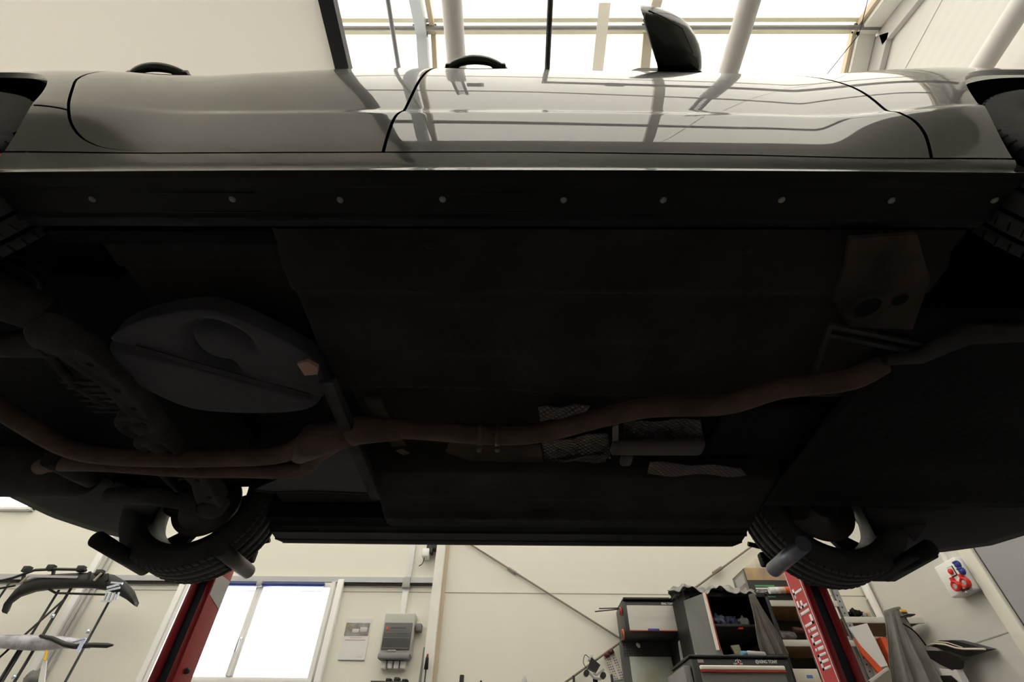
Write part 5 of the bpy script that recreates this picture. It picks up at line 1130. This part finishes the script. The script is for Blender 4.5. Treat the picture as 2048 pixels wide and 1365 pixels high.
t = MB().tube(curve_pts([at(1806, 1248, 'Y', 3.9), at(1830, 1265, 'Y', 3.9), at(1852, 1292, 'Y', 3.9)]), 0.005, n=8).build('cord', trim_black, cp)
# bumper parts leaning on the right wall
GX = 3.34
def stack(poly, z_, depth, m, name, parent=None, off=0.0):
    P_ = [at(*p, 'X', GX - off) for p in poly]; return MB().prism(P_, (depth, 0, 0)).build(name, m, parent)
bp = thing('bumper_stack', 'black bumper with a cream trim line leaning against the right wall', 'bumper', (GX, 4.3, 0.70))
stack([(1856, 1292), (1878, 1282), (1905, 1281), (1940, 1290), (1972, 1299), (1950, 1304), (1935, 1309), (1918, 1314), (1905, 1310), (1875, 1297)], 0, 0.08, bumperm, 'bumper_cover', bp)
MB().tube([at(*p, 'X', GX - 0.006) for p in ((1853, 1293), (1870, 1288), (1890, 1290), (1912, 1297), (1928, 1299), (1970, 1299))], 0.007, n=8).build('cream_trim', cream_card, bp)
MB().tube([at(*p, 'X', GX - 0.006) for p in ((1868, 1284), (1895, 1286), (1925, 1296))], 0.004, n=8).build('cream_line', cream_card, bp)
t = MB().prism([at(*p, 'X', GX - 0.06) for p in ((1852, 1302), (1885, 1303), (1918, 1315), (1924, 1320), (1916, 1322), (1914, 1336), (1905, 1342), (1880, 1330), (1860, 1318))], (0.05, 0, 0)).build('inner_bumper', blackm); tag(t, 'second black bumper part below the cream-trimmed one', 'bumper')
t = MB().prism([at(*p, 'X', GX - 0.06) for p in ((1878, 1338), (1912, 1340), (1925, 1365), (1940, 1385), (1900, 1372), (1885, 1352))], (0.05, 0, 0)).build('white_part', paperw); tag(t, 'white bumper piece at the lower right beside the overall', 'bumper')
t = MB().prism([at(*p, 'X', GX - 0.07) for p in ((1880, 1352), (1900, 1352), (1945, 1390), (1890, 1380))], (0.01, 0, 0)).build('black_part', blackm); tag(t, 'black plate in front of the white bumper piece', 'plate')

# ------------------------------------------------------------------ socket panel on the right wall
sp = thing('power_distribution_box', 'pale distribution box with red and blue power sockets', 'socket panel', (XG - 0.05, 3.86, 1.11))
MB().rbox((XG - 0.10, 3.748, 1.105), (XG, 3.975, 1.33), 0.01).build('housing', white_pvc, sp)
FX = XG - 0.10
MB().box((FX - 0.004, 3.765, 1.110), (FX, 3.84, 1.125)).build('warning_label', dark_line, sp)
def gp(px, off=0.0): return at(*px, 'X', FX - off)
for px in ((1917, 1130), (1926, 1143)):
    q = gp(px); MB().lathe([(-0.022, 0.0001), (-0.022, 0.016), (-0.016, 0.024), (0, 0.026)], q, 'X', n=20).rbox(q + Vector((-0.026, -0.020, 0.010)), q + Vector((-0.004, 0.020, 0.024)), 0.004).build('blue_socket', bluep, sp)
q = gp((1905, 1144)); MB().rbox(q + Vector((-0.006, -0.030, -0.034)), q + Vector((0.0, 0.030, 0.034)), 0.002).build('switch_frame', blackm, sp); MB().rbox(q + Vector((-0.009, -0.025, -0.029)), q + Vector((-0.005, 0.027, 0.030)), 0.002).build('switch_plate', paperw, sp); MB().lathe([(-0.026, 0.0001), (-0.026, 0.014), (-0.020, 0.020), (-0.006, 0.021)], q, 'X', n=20).build('red_knob', redp, sp)
for px in ((1917, 1173), (1935, 1166)):
    q = gp(px); MB().lathe([(-0.020, 0.018), (-0.034, 0.030), (-0.028, 0.036), (0, 0.034)], q, 'X', n=24).rbox(q + Vector((-0.03, -0.008, 0.028)), q + Vector((0.0, 0.012, 0.060)), 0.004).build('red_socket', redp, sp); MB().lathe([(-0.026, 0.0001), (-0.026, 0.018)], q, 'X', n=20).build('socket_face', greyplate, sp)
for px in ((1944, 1180), (1934, 1186)):
    q = gp(px); MB().lathe([(-0.006, 0.0001), (-0.006, 0.012), (0, 0.014)], q, 'X', n=14).build('small_socket', greyplate, sp)
t = MB().rbox((XG - 0.03, 3.90, 1.33), (XG, 3.93, 2.4), 0.004).build('socket_duct', white_pvc); tag(t, 'narrow white duct rising from the socket panel', 'duct')

# ------------------------------------------------------------------ bumper rack at the left
LY = 4.6
def P4(x, y, d=0.0): return at(x, y, 'Y', LY - d)
rk2 = thing('bumper_rack', 'thin black upright rods carrying bumpers at the left', 'rack', (-3.9, LY, FL))
for (a, zt), r in (((167, 1136), 0.012), ((118, 1181), 0.010), ((219, 1202), 0.010), ((38, 1300), 0.011), ((20, 1165), 0.009)):
    q = P4(a, zt); MB().tube([(q.x, LY, FL), (q.x, LY, q.z)], r, n=10).build('upright_rod', blackm, rk2)
for px in ((105, 1233), (28, 1355), (176, 1264)):
    q = P4(*px, 0.01); MB().tube([q + Vector((0.003, 0, -0.015)), q + Vector((0.003, 0, 0.015))], 0.014, n=10).build('chrome_clip', chrome_blue, rk2)
MB().tube([P4(128, 1200, 0.03), P4(0, 1315, 0.03), P4(-60, 1369, 0.03)], 0.009, n=8).build('diagonal_rod', blackm, rk2)
MB().tube([P4(112, 1187, 0.02), P4(210, 1190, 0.02)], 0.009, n=8).tube([P4(95, 1178, 0.02), P4(112, 1187, 0.02)], 0.009, n=8).build('cross_rod', blackm, rk2)
MB().tube([P4(-40, 1185, 0.02), P4(30, 1172, 0.02)], 0.009, n=8).build('cross_rod', blackm, rk2)
def beam(pts, hs, depth, y0):
    """bumper strip: bent in plan, given by centre line pixels and half heights"""
    mb = MB(); rows = []
    for i, ((x, y), h) in enumerate(zip(pts, hs)):
        e = abs(i / (len(pts) - 1) - 0.5) * 2; yy = y0 + 0.10 * e ** 2.5
        q = at(x, y, 'Y', yy); rows.append([q + Vector((0, 0, h)), q + Vector((0, -0.015, h * 0.6)), q + Vector((0, -0.02, -h * 0.5)), q + Vector((0, 0, -h)), q + Vector((0, depth, -h)), q + Vector((0, depth, h))])
    k = 6; mb.add([p for r in rows for p in r], [(i * k + j, i * k + (j + 1) % k, (i + 1) * k + (j + 1) % k, (i + 1) * k + j) for i in range(len(rows) - 1) for j in range(k)] + [tuple(range(k)), tuple(reversed(range((len(rows) - 1) * k, len(rows) * k)))], True)
    return mb
b1 = thing('bumper_carrier', 'arched black bumper carrier hanging high on the rods', 'bumper', (-3.9, LY - 0.05, 1.1))
beam([(8, 1222), (14, 1205), (26, 1190), (45, 1175), (75, 1166), (110, 1162), (150, 1160), (190, 1160), (220, 1165), (240, 1175), (258, 1190), (270, 1208)], [0.016, 0.038, 0.056, 0.066, 0.062, 0.058, 0.058, 0.060, 0.062, 0.056, 0.040, 0.016], 0.05, LY - 0.06).build('lower_beam', bumperm, b1)
MB().tube([P4(0, 1163, .08), P4(25, 1157, .08), P4(50, 1148, .08), P4(70, 1141, .08), P4(110, 1139, .08), P4(160, 1140, .08), P4(172, 1142, .08)], 0.012, n=10).build('upper_rail', bumperm, b1)
for px in ((55, 1137), (103, 1134), (163, 1136), (200, 1144)): 
    q = P4(*px, 0.08); MB().rbox(q + Vector((-0.03, -0.02, -0.035)), q + Vector((0.03, 0.03, 0.015)), 0.006).build('bracket', bumperm, b1)
for px in ((48, 1156), (108, 1146), (180, 1152), (215, 1156)): q = P4(*px, 0.07); MB().bar(q + Vector((-0.02, 0, 0.03)), q + Vector((0.01, 0, -0.03)), 0.02, 0.02).build('strut', bumperm, b1)
for px in ((49, 1161), (196, 1155)):
    q = P4(*px, 0.095); MB().bar(q + Vector((-0.02, 0, -0.03)), q + Vector((0.012, 0, 0.035)), 0.02, 0.006).build('pale_strap', cream_card, b1)
MB().bar(P4(58, 1153, .085), P4(155, 1155, .085), 0.006, 0.02, up=(0, 0, 1)).build('light_inner_strip', greyplate, b1)
t = thing('bright_clamp_tool', 'bright blue-white clamp tool at the right end of the bumper carrier', 'clamp tool', (-3.62, LY - 0.14, 1.22))  # slats and frame stand in for a brightly lit clamp tool
for k in range(4):
    a = (208 + 8 * k, 1202 - 0.5 * k); b = (214 + 8 * k, 1187 - 0.5 * k); MB().bar(P4(*a, .09), P4(*b, .09), 0.012, 0.012).build('slat', chrome_blue, t)
MB().bar(P4(203, 1203, .09), P4(222, 1204, .09), 0.012, 0.012).bar(P4(212, 1183, .09), P4(240, 1176, .09), 0.012, 0.014).bar(P4(222, 1166, .09), P4(245, 1168, .09), 0.012, 0.014).bar(P4(214, 1176, .09), P4(238, 1170, .09), 0.012, 0.016).build('clamp_tool_frame', chrome_blue, t)
b2 = thing('wrapped_bumper', 'silver grey wrapped bumper resting across the rods below the black carrier', 'bumper', (-3.85, LY - 0.05, 0.85))
beam([(-40, 1280), (0, 1283), (30, 1284), (60, 1285), (90, 1286), (120, 1284), (150, 1287), (175, 1290)], [0.03, 0.045, 0.05, 0.052, 0.05, 0.04, 0.034, 0.02], 0.05, LY - 0.08).build('wrap', silverfoil, b2)
MB().tube([P4(80, 1272, .1), P4(105, 1278, .1), P4(130, 1290, .1), P4(150, 1294, .1), P4(185, 1291, .1), P4(215, 1292, .1), P4(227, 1291, .1)], [0.010, 0.016, 0.018, 0.018, 0.018, 0.018, 0.006], n=10).build('dark_strip', bumperm, b2)
MB().bar(P4(168, 1280, .13), P4(155, 1305, .13), 0.03, 0.006).bar(P4(145, 1285, .13), P4(172, 1278, .13), 0.02, 0.006).build('bright_tape', mat('pale_violet_tape', (0.62, 0.68, 0.95), rough=0.4), b2)
t = MB().bar(P4(94, 1302, .12), P4(89, 1322, .12), 0.022, 0.008).build('yellow_label', yellow); tag(t, 'yellow label hanging under the wrapped bumper', 'label')
t = MB().prism([P4(85, 1322, .1), P4(93, 1322, .1), P4(88, 1370, .1), P4(75, 1370, .1)], (0, 0.01, 0)).build('pale_strap', paperw); tag(t, 'pale strap below the yellow label', 'strap')
t = blob(P4(70, 1358, .05), 0.06, (1.2, 0.6, 1.0), seed=5).build('grey_bundle', cab_grey); tag(t, 'dark grey bundle behind the rods at the lower left', 'bundle')
